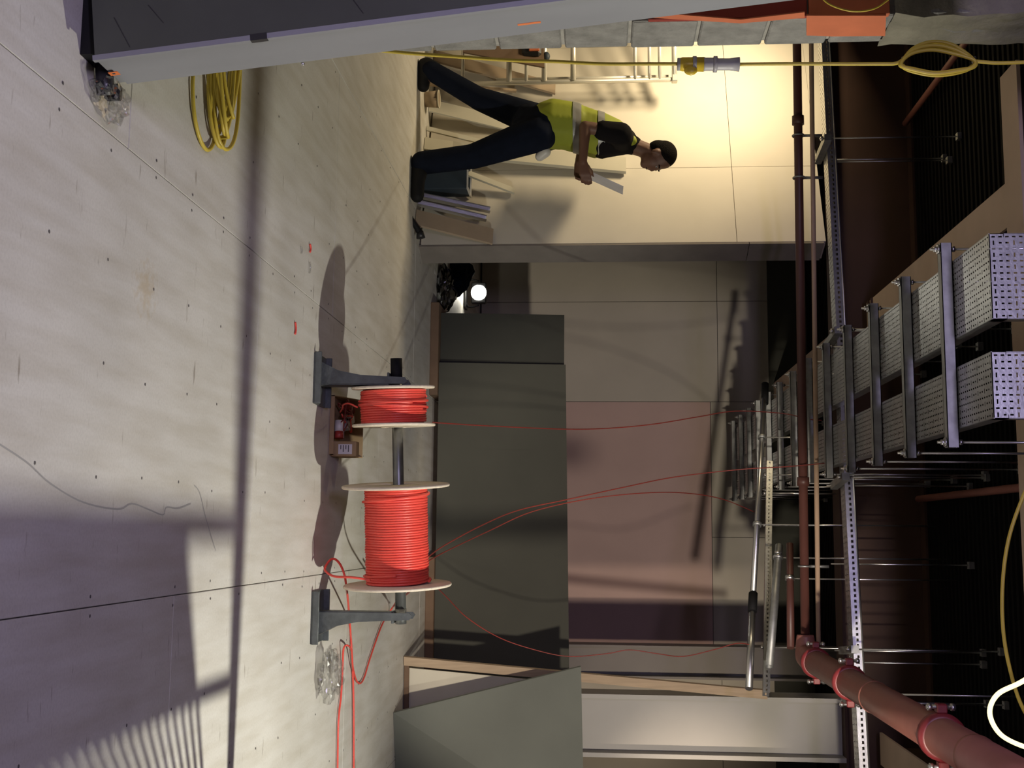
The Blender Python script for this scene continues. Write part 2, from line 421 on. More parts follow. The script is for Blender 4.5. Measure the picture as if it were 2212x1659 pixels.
# ---- steel frame
def ibeam(name, label, p0, p1, depth, width, zb, tf=.016, tw=.012, mat_='primer_brown', bot='beam_beige'):
    p0, p1 = Vector((*p0, 0)), Vector((*p1, 0)); d = (p1-p0).normalized(); s = Vector((d.y, -d.x, 0))
    t = thing(name, label, 'beam', ((p0+p1)/2).to_tuple()[:2]+(zb,))
    def bar(z0_, z1_, w): return MB().prism([p0+s*w/2+Vector((0, 0, z0_)), p0-s*w/2+Vector((0, 0, z0_)), p0-s*w/2+Vector((0, 0, z1_)), p0+s*w/2+Vector((0, 0, z1_))], p1-p0)
    bar(zb, zb+tf, width).build('bottom_flange', bot, t)
    bar(zb+tf, zb+depth-tf, tw).build('web', mat_, t)
    bar(zb+depth-tf, zb+depth, width).build('top_flange', mat_, t)
    return t
HB = 1.80; ZB = HC+HB
bx = -.812*HB
lb = ibeam('roof_beam', 'steel roof beam with beige underside running back left of the cable trays', (bx, 5.12), (bx, 7.80), CEIL-ZB, .20, ZB)
for dz, yy in ((.0, 7.62), (.0, 7.71)):
    MB().box((bx-.10, yy, ZB-.012), (bx+.10, yy+.02, ZB)).build('end_plate', 'primer_brown', lb)
ibeam('roof_beam', 'short roof beam continuing beyond the cross beam towards the far bay', (bx, 8.03), (bx, 11.98), CEIL-ZB, .20, ZB)
ibeam('roof_beam', 'roof beam with beige underside above the fat red pipe', (1.34, 3.0), (1.34, 7.80), CEIL-ZB, .20, ZB)
ibeam('roof_beam', 'near cross beam with orange-beige underside at the top edge', (-2.05, 5.02), (4.18, 5.02), CEIL-ZB, .2, ZB-.002)
zbb = W(1797, 700, Y=7.9).z
ibeam('roof_beam', 'deep dark brown cross beam above the doorway line', (-6.98, 7.92), (4.18, 7.92), CEIL-zbb, .22, zbb, bot='primer_brown')
def hcol(name, label, xl, xr, y, zt, dep=.36, tf=.03):
    t = thing(name, label, 'column', ((xl+xr)/2, y, 0))
    MB().box((xl, y-dep/2, 0), (xl+tf, y+dep/2, zt)).build('flange', 'white_steel', t)
    MB().box((xr-tf, y-dep/2, 0), (xr, y+dep/2, zt)).build('flange', 'white_steel', t)
    MB().box((xl+tf, y-.012, 0), (xr-tf, y+.012, zt)).build('web', 'white_steel', t)
    MB().box((xl-.04, y-dep/2-.04, 0), (xr+.04, y+dep/2+.04, .025)).build('base_plate', 'white_steel', t)
    return t
hcol('steel_column', 'wide white painted steel column behind the leaning green board', W(1500, 1503, Y=7.8).x, W(1500, 1640, Y=7.8).x, 7.92, zbb-.002, .26, .028)
hcol('steel_column', 'slimmer beige steel column further back beside the dark wall patch', W(1450, 1395, Y=10.6).x, W(1450, 1466, Y=10.6).x, 10.7, CEIL-.002, .26, .02)

# ================================================================== OVERHEAD SERVICES
TZ = HC+1.31
tray_spec = ((W(2135, 505, Z=TZ), W(2135, 693, Z=TZ), 'wide galvanised perforated cable tray on the left, turning upward near the viewer'),
             (W(2140, 760, Z=TZ), W(2140, 905, Z=TZ), 'narrower galvanised perforated cable tray on the right, turning upward near the viewer'))
for pa, pb, lab in tray_spec:
    x0, x1, y0, y1 = pa.x, pb.x, pa.y, 11.3
    t = thing('cable_tray', lab, 'cable tray', ((x0+x1)/2, (y0+y1)/2, TZ), 'parallel perforated cable trays')
    MB().perf((x0, y0, TZ), (1, 0, 0), (0, 1, 0), x1-x0, y1-y0).build('tray_base', 'galv', t, False)
    for xx in (x0, x1):
        m = MB().box((xx-.001, y0, TZ), (xx+.001, y1, TZ+.05)); q = .012 if xx == x0 else -.012
        m.box((min(xx, xx+q), y0, TZ+.048), (max(xx, xx+q), y1, TZ+.05)); m.build('side_flange', 'galv', t)
    MB().perf((x0, y0, TZ+.004), (1, 0, 0), (0, 0, 1), x1-x0, CEIL-TZ-.01).build('riser_plate', 'galv', t, False)
    for xx in (x0, x1):
        MB().box((xx-.001, y0, TZ+.004), (xx+.001, y0+.05, CEIL-.006)).build('riser_flange', 'galv', t)
TX0, TX1 = tray_spec[0][0].x-.05, tray_spec[1][1].x+.05
order = ['nearest', 'second', 'third', 'fourth', 'fifth', 'sixth', 'seventh', 'eighth', 'ninth', 'tenth', 'eleventh', 'twelfth', 'farthest']
def channel(m, a, b, y, z, w=.041):
    m.box((a, y-w/2, z-w), (b, y-w/2+.003, z)); m.box((a, y+w/2-.003, z-w), (b, y+w/2, z)); m.box((a, y-w/2, z-w), (b, y+w/2, z-w+.003))
    m.box((a, y-w/2, z-.003), (b, y-w/2+.010, z)); m.box((a, y+w/2-.010, z-.003), (b, y+w/2, z))
for k in range(13):
    y = 4.32+.567*k
    t = thing('trapeze_hanger', ('%s strut hanger carrying the two cable trays, counted from the viewer' % order[k]), 'hanger', ((TX0+TX1)/2, y, TZ-.04), 'strut hangers under the cable trays')
    m = MB(); channel(m, TX0-.02, TX1+.02, y, TZ-.002); m.build('strut_channel', 'galv_dull', t)
    for xx in (TX0, TX1):
        r = MB().cyl((xx, y, TZ-.075), (xx, y, CEIL-.03), .005, 8).build('threaded_rod', 'zinc', t)
        MB().box((xx-.022, y-.022, CEIL-.03), (xx+.022, y+.022, CEIL-.001)).build('deck_bracket', 'galv_dull', r)
        for zz in (TZ-.062, TZ+.002): MB().cyl((xx, y, zz), (xx, y, zz+.012), .011, 6).build('nut', 'zinc', r)
        MB().cyl((xx, y, TZ-.050), (xx, y, TZ-.045), .018, 10).build('washer', 'zinc', r)

# narrow perforated tray running across, above the long trays
CA, CB = Vector((-6.5, 7.50, 0)), Vector((1.95, 6.50, 0)); cdv = (CB-CA).normalized(); cs = Vector((cdv.y, -cdv.x, 0))
if cs.y > 0: cs = -cs
CZ = 2.645
t = thing('cross_tray', 'narrow galvanised slotted tray crossing the room above the red pipe', 'cable tray', ((CA+CB)/2+Vector((0, 0, CZ))))
L = (CB-CA).length
MB().perf(CA+Vector((0, 0, CZ))+cs*.06, -cs, cdv, .12, L, .03, .03).build('tray_base', 'galv', t, False)
for sgn in (-1, 1):
    MB().perf(CA+Vector((0, 0, CZ))+cs*.06*sgn, Vector((0, 0, 1)), cdv, .05, L, .05, .03).build('side_flange', 'galv', t, False)
    p = CA+Vector((0, 0, CZ+.05))+cs*.06*sgn; q = CB+Vector((0, 0, CZ+.05))+cs*.06*sgn
    MB().tube([p, q], .006, 6).build('rolled_edge', 'zinc', t)
def cross_pt(x): f = (x-CA.x)/(CB.x-CA.x); return CA+(CB-CA)*f
for i, (px, lab) in enumerate(((318, 'short strut bracket under the cross tray above the walking person'), (738, 'short strut bracket under the cross tray left of the long trays'), (1045, 'short strut bracket under the cross tray right of the long trays'), (1395, 'short strut bracket under the cross tray beside the red pipe bend'), (1500, 'short strut bracket under the cross tray next to the white column'))):
    c = cross_pt(W(1785, px, Y=6.9).x)
    t = thing('tray_bracket', lab, 'bracket', (c.x, c.y, CZ-.05), 'strut brackets of the cross tray')
    a, b = c+cs*.22, c-cs*.12; d = cdv*.02
    MB().prism([a-d+Vector((0, 0, CZ-.045)), a+d+Vector((0, 0, CZ-.045)), a+d+Vector((0, 0, CZ-.004)), a-d+Vector((0, 0, CZ-.004))], b-a).build('strut_channel', 'galv_dull', t)
    for sgn in (.20, -.10):
        e = c+cs*sgn
        MB().cyl(e+Vector((0, 0, CZ-.07)), e+Vector((0, 0, CEIL-.02)), .0045, 8).build('threaded_rod', 'zinc', t)
        MB().box(e+Vector((-.02, -.02, CEIL-.025)), e+Vector((.02, .02, CEIL-.001))).build('deck_bracket', 'galv_dull', t)
    MB().cyl(c+cs*.20+Vector((0, 0, CZ-.065)), c+cs*.20+Vector((0, 0, CZ-.05)), .014, 6).build('nut', 'zinc', t)

# red pipes
def P3(x, y, Z): return W(x, y, Z=Z)
PZ = 2.45
pa, pb = P3(1721, 60, PZ), P3(1739, 1330, PZ); pdir = (pb-pa).normalized()
far = pa - pdir*3.2
t = thing('sprinkler_pipe', 'dark red sprinkler pipe crossing the room in front of the cream wall', 'pipe', (pa+pb)/2)
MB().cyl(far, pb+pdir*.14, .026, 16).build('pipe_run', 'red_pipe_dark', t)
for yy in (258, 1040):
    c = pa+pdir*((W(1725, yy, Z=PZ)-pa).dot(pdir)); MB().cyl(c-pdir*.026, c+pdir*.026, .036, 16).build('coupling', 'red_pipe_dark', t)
for yy in (292, 385, 1218):
    c = pa+pdir*((W(1725, yy, Z=PZ)-pa).dot(pdir))
    cl = MB().tube(spline([c+Vector((0, .033*math.cos(q), .033*math.sin(q))) for q in [i*math.pi/4 for i in range(8)]], 2, True), .006, 6, closed=True).build('pipe_clip', 'galv_dull', t)
    MB().cyl(c+Vector((0, 0, .03)), c+Vector((0, 0, .14)), .009, 8).build('clip_stem', 'galv_dull', cl)
# fat pipe towards the viewer
bend = pb+pdir*.16
FX, FZ, FR = bend.x+.045, PZ+.0, .068
t = thing('water_main', 'fat pinkish red pipe coming towards the viewer with red grooved couplings', 'pipe', (FX, 5, FZ))
pts = spline([bend-pdir*.05, bend+pdir*.05+Vector((0, -.02, 0)), Vector((FX+.03, bend.y-.14, FZ)), Vector((FX+.03, bend.y-.30, FZ))], 6)
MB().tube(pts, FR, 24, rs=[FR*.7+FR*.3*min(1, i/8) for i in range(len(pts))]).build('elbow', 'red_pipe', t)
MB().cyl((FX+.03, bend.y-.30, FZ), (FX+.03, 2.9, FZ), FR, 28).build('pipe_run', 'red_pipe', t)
def coupling(par, x, y, z, r):
    m = MB(); m.lathe([(r, -.026), (r+.014, -.024), (r+.016, 0), (r+.014, .024), (r, .026)], Matrix.Translation((x, y, z)) @ Matrix.Rotation(math.pi/2, 4, 'X'), 28)
    for s in (-1, 1): m.box((x+s*(r+.030)-.016, y-.02, z-.018), (x+s*(r+.030)+.016, y+.02, z+.018), bev=.004)
    c = m.build('coupling', 'red_clamp', par)
    for s in (-1, 1):
        MB().cyl((x+s*(r+.034), y, z-.05), (x+s*(r+.034), y, z+.05), .008, 8).build('bolt', 'zinc', c)
        for q in (-.046, .034): MB().cyl((x+s*(r+.034), y, z+q), (x+s*(r+.034), y, z+q+.012), .014, 6).build('nut', 'zinc', c)
for yy in (W(1835, 1470, Z=FZ).y, W(2035, 1600, Z=FZ).y, bend.y-.32): coupling(t, FX+.03, yy, FZ, FR)
for yy in (W(1890, 1530, Z=FZ).y, W(2110, 1650, Z=FZ).y): MB().lathe([(FR, -.012), (FR+.003, -.008), (FR+.003, .008), (FR, .012)], Matrix.Translation((FX+.03, yy, FZ)) @ Matrix.Rotation(math.pi/2, 4, 'X'), 28).build('weld_ring', 'red_pipe', t)
# smaller pipes
pa2, pb2 = P3(1752, 60, 2.52), P3(1768, 1390, 2.52)
one('conduit_pipe', MB().cyl(pa2-(pb2-pa2)*.9, pb2, .014, 12), 'copper_beige', 'thin beige pipe running just above the dark red sprinkler pipe', 'pipe')
pa3, pb3 = W(1706, 1100, Y=7.6), W(1706, 1395, Y=7.2)
t = thing('return_pipe', 'dark brown pipe below the sprinkler pipe near the bend', 'pipe', (pa3+pb3)/2)
MB().cyl(W(1706, 1175, Y=7.3), W(1708, 1400, Y=7.0), .022, 14).build('pipe_run', 'red_pipe_dark', t)
MB().cyl(W(1706, 1245, Y=7.2), W(1706, 1253, Y=7.19), .028, 14).build('pipe_clip', 'zinc', t)
c = W(1707, 1250, Y=7.195); MB().cyl(c, (c.x, c.y, CEIL-.002), .0045, 8).build('drop_rod', 'zinc', t)
one('ceiling_pipe', MB().cyl((-.118*2.13, 3.2, HC+2.09), (-.118*2.13, 7.78, HC+2.09), .022, 12), 'red_pipe', 'slim red pipe under the black deck right of the cable trays', 'pipe')
one('ceiling_pipe', MB().cyl((-1.335*2.1, 5.16, HC+2.09), (-1.335*2.1, 7.78, HC+2.09), .020, 12), 'red_pipe', 'slim red pipe under the black deck behind the yellow cable hank', 'pipe')

# shiny conduit and slotted strut right of the far trays
def rodtop(y): return zbb-.001 if 7.76 < y < 8.08 else CEIL-.002
def condu():
    t = thing('steel_conduit', 'shiny round steel conduit sloping down towards the white column', 'conduit', W(1640, 1100, Y=8.0))
    a, b, c, d = W(1652, 838, Y=8.3), W(1627, 1282, Y=7.35), W(1625, 1322, Y=7.27), W(1618, 1488, Y=6.95)
    MB().cyl(a, b, .019, 14).build('conduit_run', 'zinc', t); MB().cyl(c, d, .022, 14).build('conduit_run', 'zinc', t)
    MB().cyl(b, c, .028, 14).build('sleeve', 'black_rubber', t)
    MB().cyl(W(1653, 838, Y=8.3)+Vector((-.03, 0, 0)), W(1652, 872, Y=8.23), .026, 12).build('end_cap', 'black_rubber', t)
    for yy in (957, 1147):
        f = (yy-838)/(1282-838); p = a.lerp(b, f)
        MB().lathe([(.020, -.012), (.029, -.010), (.029, .010), (.020, .012)], Matrix.Translation(p) @ (b-a).to_track_quat('Z', 'Y').to_matrix().to_4x4(), 14).build('saddle', 'galv_dull', t)
        MB().cyl(p, (p.x, p.y, rodtop(p.y)), .005, 8).build('drop_rod', 'zinc', t)
condu()
def slot_strut(name, label, a, b, w, h):
    a, b = Vector(a), Vector(b); d = (b-a); L = d.length; d.normalize(); s = d.cross(Vector((0, 0, 1))).normalized(); u = s.cross(d).normalized()
    t = thing(name, label, 'strut', (a+b)/2)
    MB().perf(a-s*w/2-u*h/2, s, d, w, L, w/2, .035).build('slotted_base', 'galv', t, False)
    for q in (-1, 1): MB().perf(a+s*w/2*q-u*h/2, u, d, h, L, h, .03).build('slotted_side', 'galv', t, False)
    return t, d, s, u
t, d, s, u = slot_strut('slotted_strut', 'slotted steel strut behind the shiny conduit', W(1662, 1000, Y=8.05), W(1655, 1500, Y=7.1), .05, .04)
for yy in (1030, 1075, 1150, 1410):
    f = (yy-1000)/500; p = W(1662, 1000, Y=8.05).lerp(W(1655, 1500, Y=7.1), f)
    MB().cyl(p-Vector((0, 0, .03)), (p.x, p.y, rodtop(p.y)), .005, 8).build('drop_rod', 'zinc', t)
    MB().cyl(p-Vector((0, 0, .035)), p-Vector((0, 0, .022)), .012, 6).build('nut', 'zinc', t)
t = thing('open_tube', 'dull open-ended steel tube lying along the slotted strut', 'tube', W(1675, 1300, Y=7.3))
a, b = W(1683, 1178, Y=7.45), W(1662, 1440, Y=7.0)
m = MB(); dd = (b-a).normalized(); M = Matrix.Translation(a) @ dd.to_track_quat('Z', 'Y').to_matrix().to_4x4(); L = (b-a).length
m.lathe([(.019, 0), (.024, 0), (.024, L), (.019, L), (.019, 0)], M, 16); m.build('tube_run', 'galv_dull', t)
p = a.lerp(b, .11); MB().lathe([(.0245, -.01), (.032, -.008), (.032, .008), (.0245, .01)], Matrix.Translation(p) @ dd.to_track_quat('Z', 'Y').to_matrix().to_4x4(), 16).build('clamp_ring', 'zinc', t)
MB().cyl(p+Vector((0, 0, .02)), (p.x, p.y, CEIL-.002), .005, 8).build('drop_rod', 'zinc', t)
for sgn in (-1, 1): MB().cyl(p+Vector((sgn*.035, 0, -.02)), p+Vector((sgn*.035, 0, .02)), .008, 6).build('bolt', 'zinc', t)
# loose hanger rods
for i, (x, y, top, lab) in enumerate(((1795, 1218, 2003, 'lone thin hanger rod with a square top fixing in front of the brown beam'), (1800, 1430, 2025, 'thin hanger rod above the red pipe bend'), (1930, 1500, 2205, 'bright hanger rod behind the nearest red coupling'), (1795, 350, 2000, 'faint hanger rod above the walking person'))):
    Yr = (6.9, 6.75, 5.6, 7.0)[i]; p = W(x, y, Y=Yr)
    t = thing('hanger_rod', lab, 'rod', p, 'hanger rods from the deck')
    MB().cyl(p, (p.x, p.y, CEIL-.02), .0045, 8).build('threaded_rod', 'zinc', t)
    MB().box((p.x-.02, p.y-.02, CEIL-.03), (p.x+.02, p.y+.02, CEIL-.001)).build('deck_bracket', 'galv_dull', t)

# yellow cable bundle at the top right and the glowing light rope
one('yellow_cable', MB().tube(spline([W(2230, 1040, Y=3.5), W(2212, 1068, Y=3.5), W(2180, 1160, Y=3.5), W(2166, 1260, Y=3.5), W(2168, 1370, Y=3.5), W(2188, 1470, Y=3.5), W(2215, 1540, Y=3.5), W(2260, 1600, Y=3.5)], 8), .0055, 8), 'yellow_cable', 'slack yellow cable hanging in a bow at the upper right', 'cable')
one('light_rope', MB().tube(spline([W(2260, 1440, Y=3.3), W(2205, 1474, Y=3.3), W(2155, 1500, Y=3.3), W(2138, 1540, Y=3.3), W(2160, 1585, Y=3.3), W(2210, 1612, Y=3.3), W(2270, 1625, Y=3.3)], 8), .0065, 10), 'led_rope', 'glowing warm white light rope bent in a loop', 'light')

# ================================================================== LEFT FOREGROUND
# tall grey panel leaning against the left wall
lean = math.radians(6.2)
c0 = W(203, 131, Z=.05)
M = Matrix.Translation(c0) @ Matrix.Rotation(-lean, 4, 'Y')
t = thing('leaning_panel', 'tall thick dark grey panel with pale side leaning at the left edge', 'panel', (c0.x, c0.y, 0))
MB().box((-.60, 0.004, 0), (-.004, .15, 2.45), M, bev=.003).build('panel_body', 'slab_side', t)
MB().box((-.60, -.004, .004), (-.002, .0035, 2.446), M).build('front_sheet', 'slab_grey', t)
m = MB(); m.box((-.010, -.008, 0), (.003, .005, 2.45), M); m.build('edge_lip', 'slab_side', t)
m = MB(); m.box((-.004, .006, .02), (.0008, .150, 2.44), M); m.build('side_sheet', 'slab_side', t)
def side_xy(x, y):    # photograph point on the right side of the panel -> local y,z
    a0 = M @ Vector((.001, 0, 0)); n = (M.to_3x3() @ Vector((1, 0, 0))); d = W(x, y, Y=3.0)-CAM; tt = (a0-CAM).dot(n)/d.dot(n); return M.inverted() @ (CAM+d*tt)
def sticker(x0, y0, x1, y1, w, mname, name):
    a, b = side_xy(x0, y0), side_xy(x1, y1); MB().box((.0009, min(a.y, b.y), min(a.z, b.z)), (.0018, max(a.y, b.y)+w, max(a.z, b.z)+w*0), M).build(name, mname, t)
sticker(1118, 52, 1168, 46, .008, 'sticker_orange', 'orange_tape')
p = side_xy(246, 158); MB().box((.0009, p.y-.008, p.z-.012), (.0018, p.y+.012, p.z+.012), M).build('orange_sticker', 'sticker_orange', t)
MB().box((.0018, p.y-.002, p.z-.004), (.0022, p.y+.004, p.z+.003), M).build('sticker_mark', 'ink', t)
p = side_xy(565, 92); MB().box((-.0115, -.0095, p.z-.02), (.0045, .0045, p.z+.02), M).build('latch_slot', 'black_plastic', t)
p = side_xy(654, 137); MB().ball(M @ Vector((.002, p.y, p.z)), .005).build('bolt_head', 'zinc', t)
for (a, b, zz) in ((-.12, -.07, .14), (-.30, -.22, .40), (-.10, -.02, .055), (-.2, -.13, .9), (-.09, -.03, .62)):
    MB().prism([M @ Vector((a, -.0045, zz)), M @ Vector((b, -.0045, zz+.035)), M @ Vector((b, -.0045, zz+.037)), M @ Vector((a, -.0045, zz+.003))], M.to_3x3() @ Vector((0, -.0004, 0))).build('scratch', 'black_plastic', t)
MB().box((c0.x-.62, c0.y+.03, 0), (c0.x-.03, c0.y+.13, .062)).build('rubber_foot', 'black_rubber', t)
# dark holdall scrap and cellophane behind the foot of the panel
t = thing('wrapped_fitting', 'black fitting in clear wrap on the floor beside the panel foot', 'fitting', W(225, 200, Z=0))
m = MB(); m.tube([W(226, 140, Z=.03), W(226, 190, Z=.03), W(228, 205, Z=.03)], .022, 10); m.build('black_bar', 'black_plastic', t)
MB().box(W(236, 200, Z=.02)+Vector((-.02, -.01, -.01)), W(236, 200, Z=.02)+Vector((.02, .012, .03)), bev=.004).build('clip_block', 'black_plastic', t)
def crumple(c, size, seed, sub=4, amp=.35, minz=.002):
    bm = bmesh.new(); bmesh.ops.create_icosphere(bm, subdivisions=sub, radius=1); vs = []
    for v in bm.verts:
        q = v.co*2.2+Vector((seed, seed*2, 0)); k = 1+amp*noise.noise(q)+amp*.6*abs(noise.noise(q*2.7))-amp*.3*noise.noise(q*6)
        p = Vector((v.co.x*size[0], v.co.y*size[1], v.co.z*size[2]))*k + Vector(c); p.z = max(p.z, minz+.003*abs(v.co.x)); vs.append(p)
    fs = [[v.index for v in f.verts] for f in bm.faces]; bm.free()
    m = MB(); m.add(vs, fs, False); return m
crumple(W(238, 215, Z=.03), (.05, .075, .032), 3).build('clear_wrap', 'clear_film', t)

# yellow cable coil on the floor behind the panel
cc = W(455, 100, Z=.0); cc = Vector((-1.60, 3.36, 0)) if False else cc
ctr = Vector((W(455, 210, Z=0).x-.22, W(455, 210, Z=0).y, 0))
m = MB(); pts = []
N = 150
for i in range(N*8//2):
    q = 2*math.pi*i/75; turn = i/75
    r = .27+.035*math.sin(turn*2.3)+.02*math.cos(turn*5.1)
    pts.append(ctr+Vector((math.cos(q)*r*1.22+.012*math.sin(turn*7), math.sin(q)*r*.42+.03*math.sin(turn*3.3)+.02, .012+.012*(turn % 4)+.006*math.sin(q*3+turn))))
m.tube(pts, .0065, 6); one('yellow_cable_coil', m, 'yellow_cable', 'coil of yellow cable lying on the floor behind the leaning panel', 'cable')
one('yellow_cable_loop', MB().tube(spline([W(418, 150, Z=.01), W(416, 190, Z=.01), W(420, 250, Z=.01), W(432, 300, Z=.01), W(448, 324, Z=.01), W(462, 305, Z=.01), W(464, 250, Z=.02), W(455, 180, Z=.02)], 8), .0065, 8), 'yellow_cable', 'single yellow loop straying from the floor coil', 'cable')

# yellow extension lead hanging beside the pier, with plug connector and hank
HY = 3.42
t = thing('extension_lead', 'yellow extension lead hanging beside the block pier with tied hank and connector', 'cable', W(870, 113, Y=HY))
MB().tube(spline([W(700, 96, Y=HY), W(860, 113, Y=HY), W(980, 122, Y=HY), W(1100, 130, Y=HY), W(1200, 133, Y=HY), W(1300, 138, Y=HY), W(1400, 138, Y=HY), W(1468, 138, Y=HY)], 6), .0057, 8).build('cord', 'yellow_cable', t)
MB().tube(spline([W(1595, 139, Y=HY), W(1680, 138, Y=HY), W(1760, 138, Y=HY), W(1900, 138, Y=HY), W(1935, 137, Y=HY), W(1952, 128, Y=HY)], 6), .0057, 8).build('cord', 'yellow_cable', t)
MB().tube(spline([W(2104, 132, Y=HY), W(2125, 134, Y=HY), W(2160, 136, Y=HY), W(2230, 134, Y=HY), W(2330, 132, Y=HY)], 6), .0057, 8).build('cord', 'yellow_cable', t)
for k, (b1, b2, dy, dx) in enumerate(((90, 163, 0, 0), (94, 160, .008, 2), (98, 157, -.008, -3), (104, 162, .012, 3), (108, 159, -.012, 0))):
    pts = [W(1952, 128, Y=HY+dy), W(1975+dx, 103+(b1-90)*.6, Y=HY+dy), W(2015, b1, Y=HY+dy), W(2060, b1+8, Y=HY+dy), W(2104, 130, Y=HY+dy), W(2100-dx, 145, Y=HY+dy), W(2070, b2-6, Y=HY+dy), W(2020, b2, Y=HY+dy), W(1970, b2-9, Y=HY+dy), W(1948+dx, 142, Y=HY+dy)]
    MB().tube(spline(pts, 8, True), .0057, 8, closed=True).build('hank_turn', 'yellow_cable', t)
for x, y in ((1951, 130), (2104, 130)):
    MB().tube([W(x-3, y, Y=HY), W(x+3, y, Y=HY)], .011, 10).build('cable_tie', 'black_plastic', t)
pl = [W(x, 139, Y=HY) for x in (1464, 1474, 1520, 1524, 1545, 1552, 1575, 1597)]
MB().tube(pl[:3], .021, 16, rs=[.017, .021, .022]).build('socket_body', 'yellow_plastic', t)
MB().tube(pl[2:], .022, 16, rs=[.022, .020, .020, .018, .018, .022]).build('plug_body', 'grey_plastic', t)
MB().tube([W(1463, 139, Y=HY), W(1477, 139, Y=HY)], .019, 16).build('gland', 'grey_plastic', t)
MB().ball(W(1492, 152, Y=HY-.012), .016, (1, .6, 1.3)).build('socket_cap', 'yellow_plastic', t)
for x in (1500, 1545): MB().tube([W(x-4, 139, Y=HY), W(x+4, 139, Y=HY)], .0245, 16).build('collar', 'grey_plastic', t)
one('thin_cable', MB().tube(spline([W(1765, -20, Y=3.54), W(1790, 8, Y=3.54), W(1840, 24, Y=3.54), W(1890, 18, Y=3.54), W(1930, -10, Y=3.54)], 8), .003, 6), 'yellow_cable', 'thin yellow cable sagging across the orange infill on the pier', 'cable')

# ================================================================== CABLE DRUMS ON STANDS
AX0, AX1 = W(856, 778, Y=5.06), W(866, 1345, Y=5.16)
adir = (AX1-AX0).normalized()
def axp(py):
    f = (py-778)/(1345-778); return AX0.lerp(AX1, f)
t = thing('axle_tube', 'steel scaffold tube lying across the two stands as axle', 'tube', (AX0+AX1)/2)
M = Matrix.Translation(AX0) @ adir.to_track_quat('Z', 'Y').to_matrix().to_4x4(); L = (AX1-AX0).length
MB().lathe([(.0195, 0), (.0242, 0), (.0242, L), (.0195, L), (.0195, 0)], M, 24).build('tube_wall', 'tube_steel', t)
e = axp(800); e0 = axp(776)
MB().cyl(e0-adir*.004, axp(828), .0262, 20).build('end_sleeve', 'black_rubber', t)
MB().cyl(axp(1315), axp(1347), .0255, 20).build('collar', 'tube_steel', t)

def stand(label, py, face, group='cast drum stands'):
    """face=+1: upright flush on its right (towards +x)"""
    c = axp(py); x = c.x; y = c.y; ztop = c.z+.045
    t = thing('drum_stand', label, 'stand', (x, y, 0), group)
    f = face
    bw_, bd = .115, .10
    # base: channel with turned-up toes
    m = MB(); m.box((x-bw_, y-bd, 0), (x+bw_, y+bd, .010), bev=.003); m.build('base_plate', 'cast_grey', t)
    for sy in (-1, 1): MB().box((x-bw_, y+sy*bd-.004, .008), (x+bw_, y+sy*bd+.004, .036), bev=.002).build('base_rib', 'cast_grey', t)
    xi = x+f*.022   # flush side
    # web plate: wide at the foot, narrow at the head, with saddle for the axle
    def prof(yy0, yy1, scale=1.0):
        pts = [(xi, .01), (xi, ztop), (xi-f*.012, ztop+.012), (xi-f*.030, ztop), (xi-f*.034, c.z-.05), (xi-f*.040, .20), (xi-f*.060, .10), (xi-f*.105, .01)]
        return MB().prism([(px_, yy0, pz) for px_, pz in pts], (0, yy1-yy0, 0))
    prof(y-.052, y-.044).build('front_web', 'cast_grey', t)
    prof(y+.044, y+.052).build('rear_web', 'cast_grey', t)
    MB().box((xi-.004, y-.044, .01), (xi+.004, y+.044, c.z-.028)).build('side_plate', 'cast_grey', t)
    m = MB(); q = [(xi-f*.034, c.z-.05), (xi-f*.040, .20), (xi-f*.060, .10), (xi-f*.105, .012)]
    for i in range(3):
        (xa, za), (xb, zb) = q[i], q[i+1]
        m.prism([(xa, y-.044, za), (xb, y-.044, zb), (xb+f*.006, y-.044, zb), (xa+f*.006, y-.044, za)], (0, .088, 0))
    m.build('gusset', 'cast_grey', t)
    MB().box((x-.030, y-.044, c.z-.036), (x+.024, y+.044, c.z-.0255), bev=.002).build('saddle', 'cast_grey', t)
    return t
stand('dark grey cast stand holding the left end of the axle', 822, 1)
stand('dark grey cast stand holding the right end of the axle', 1334, -1)

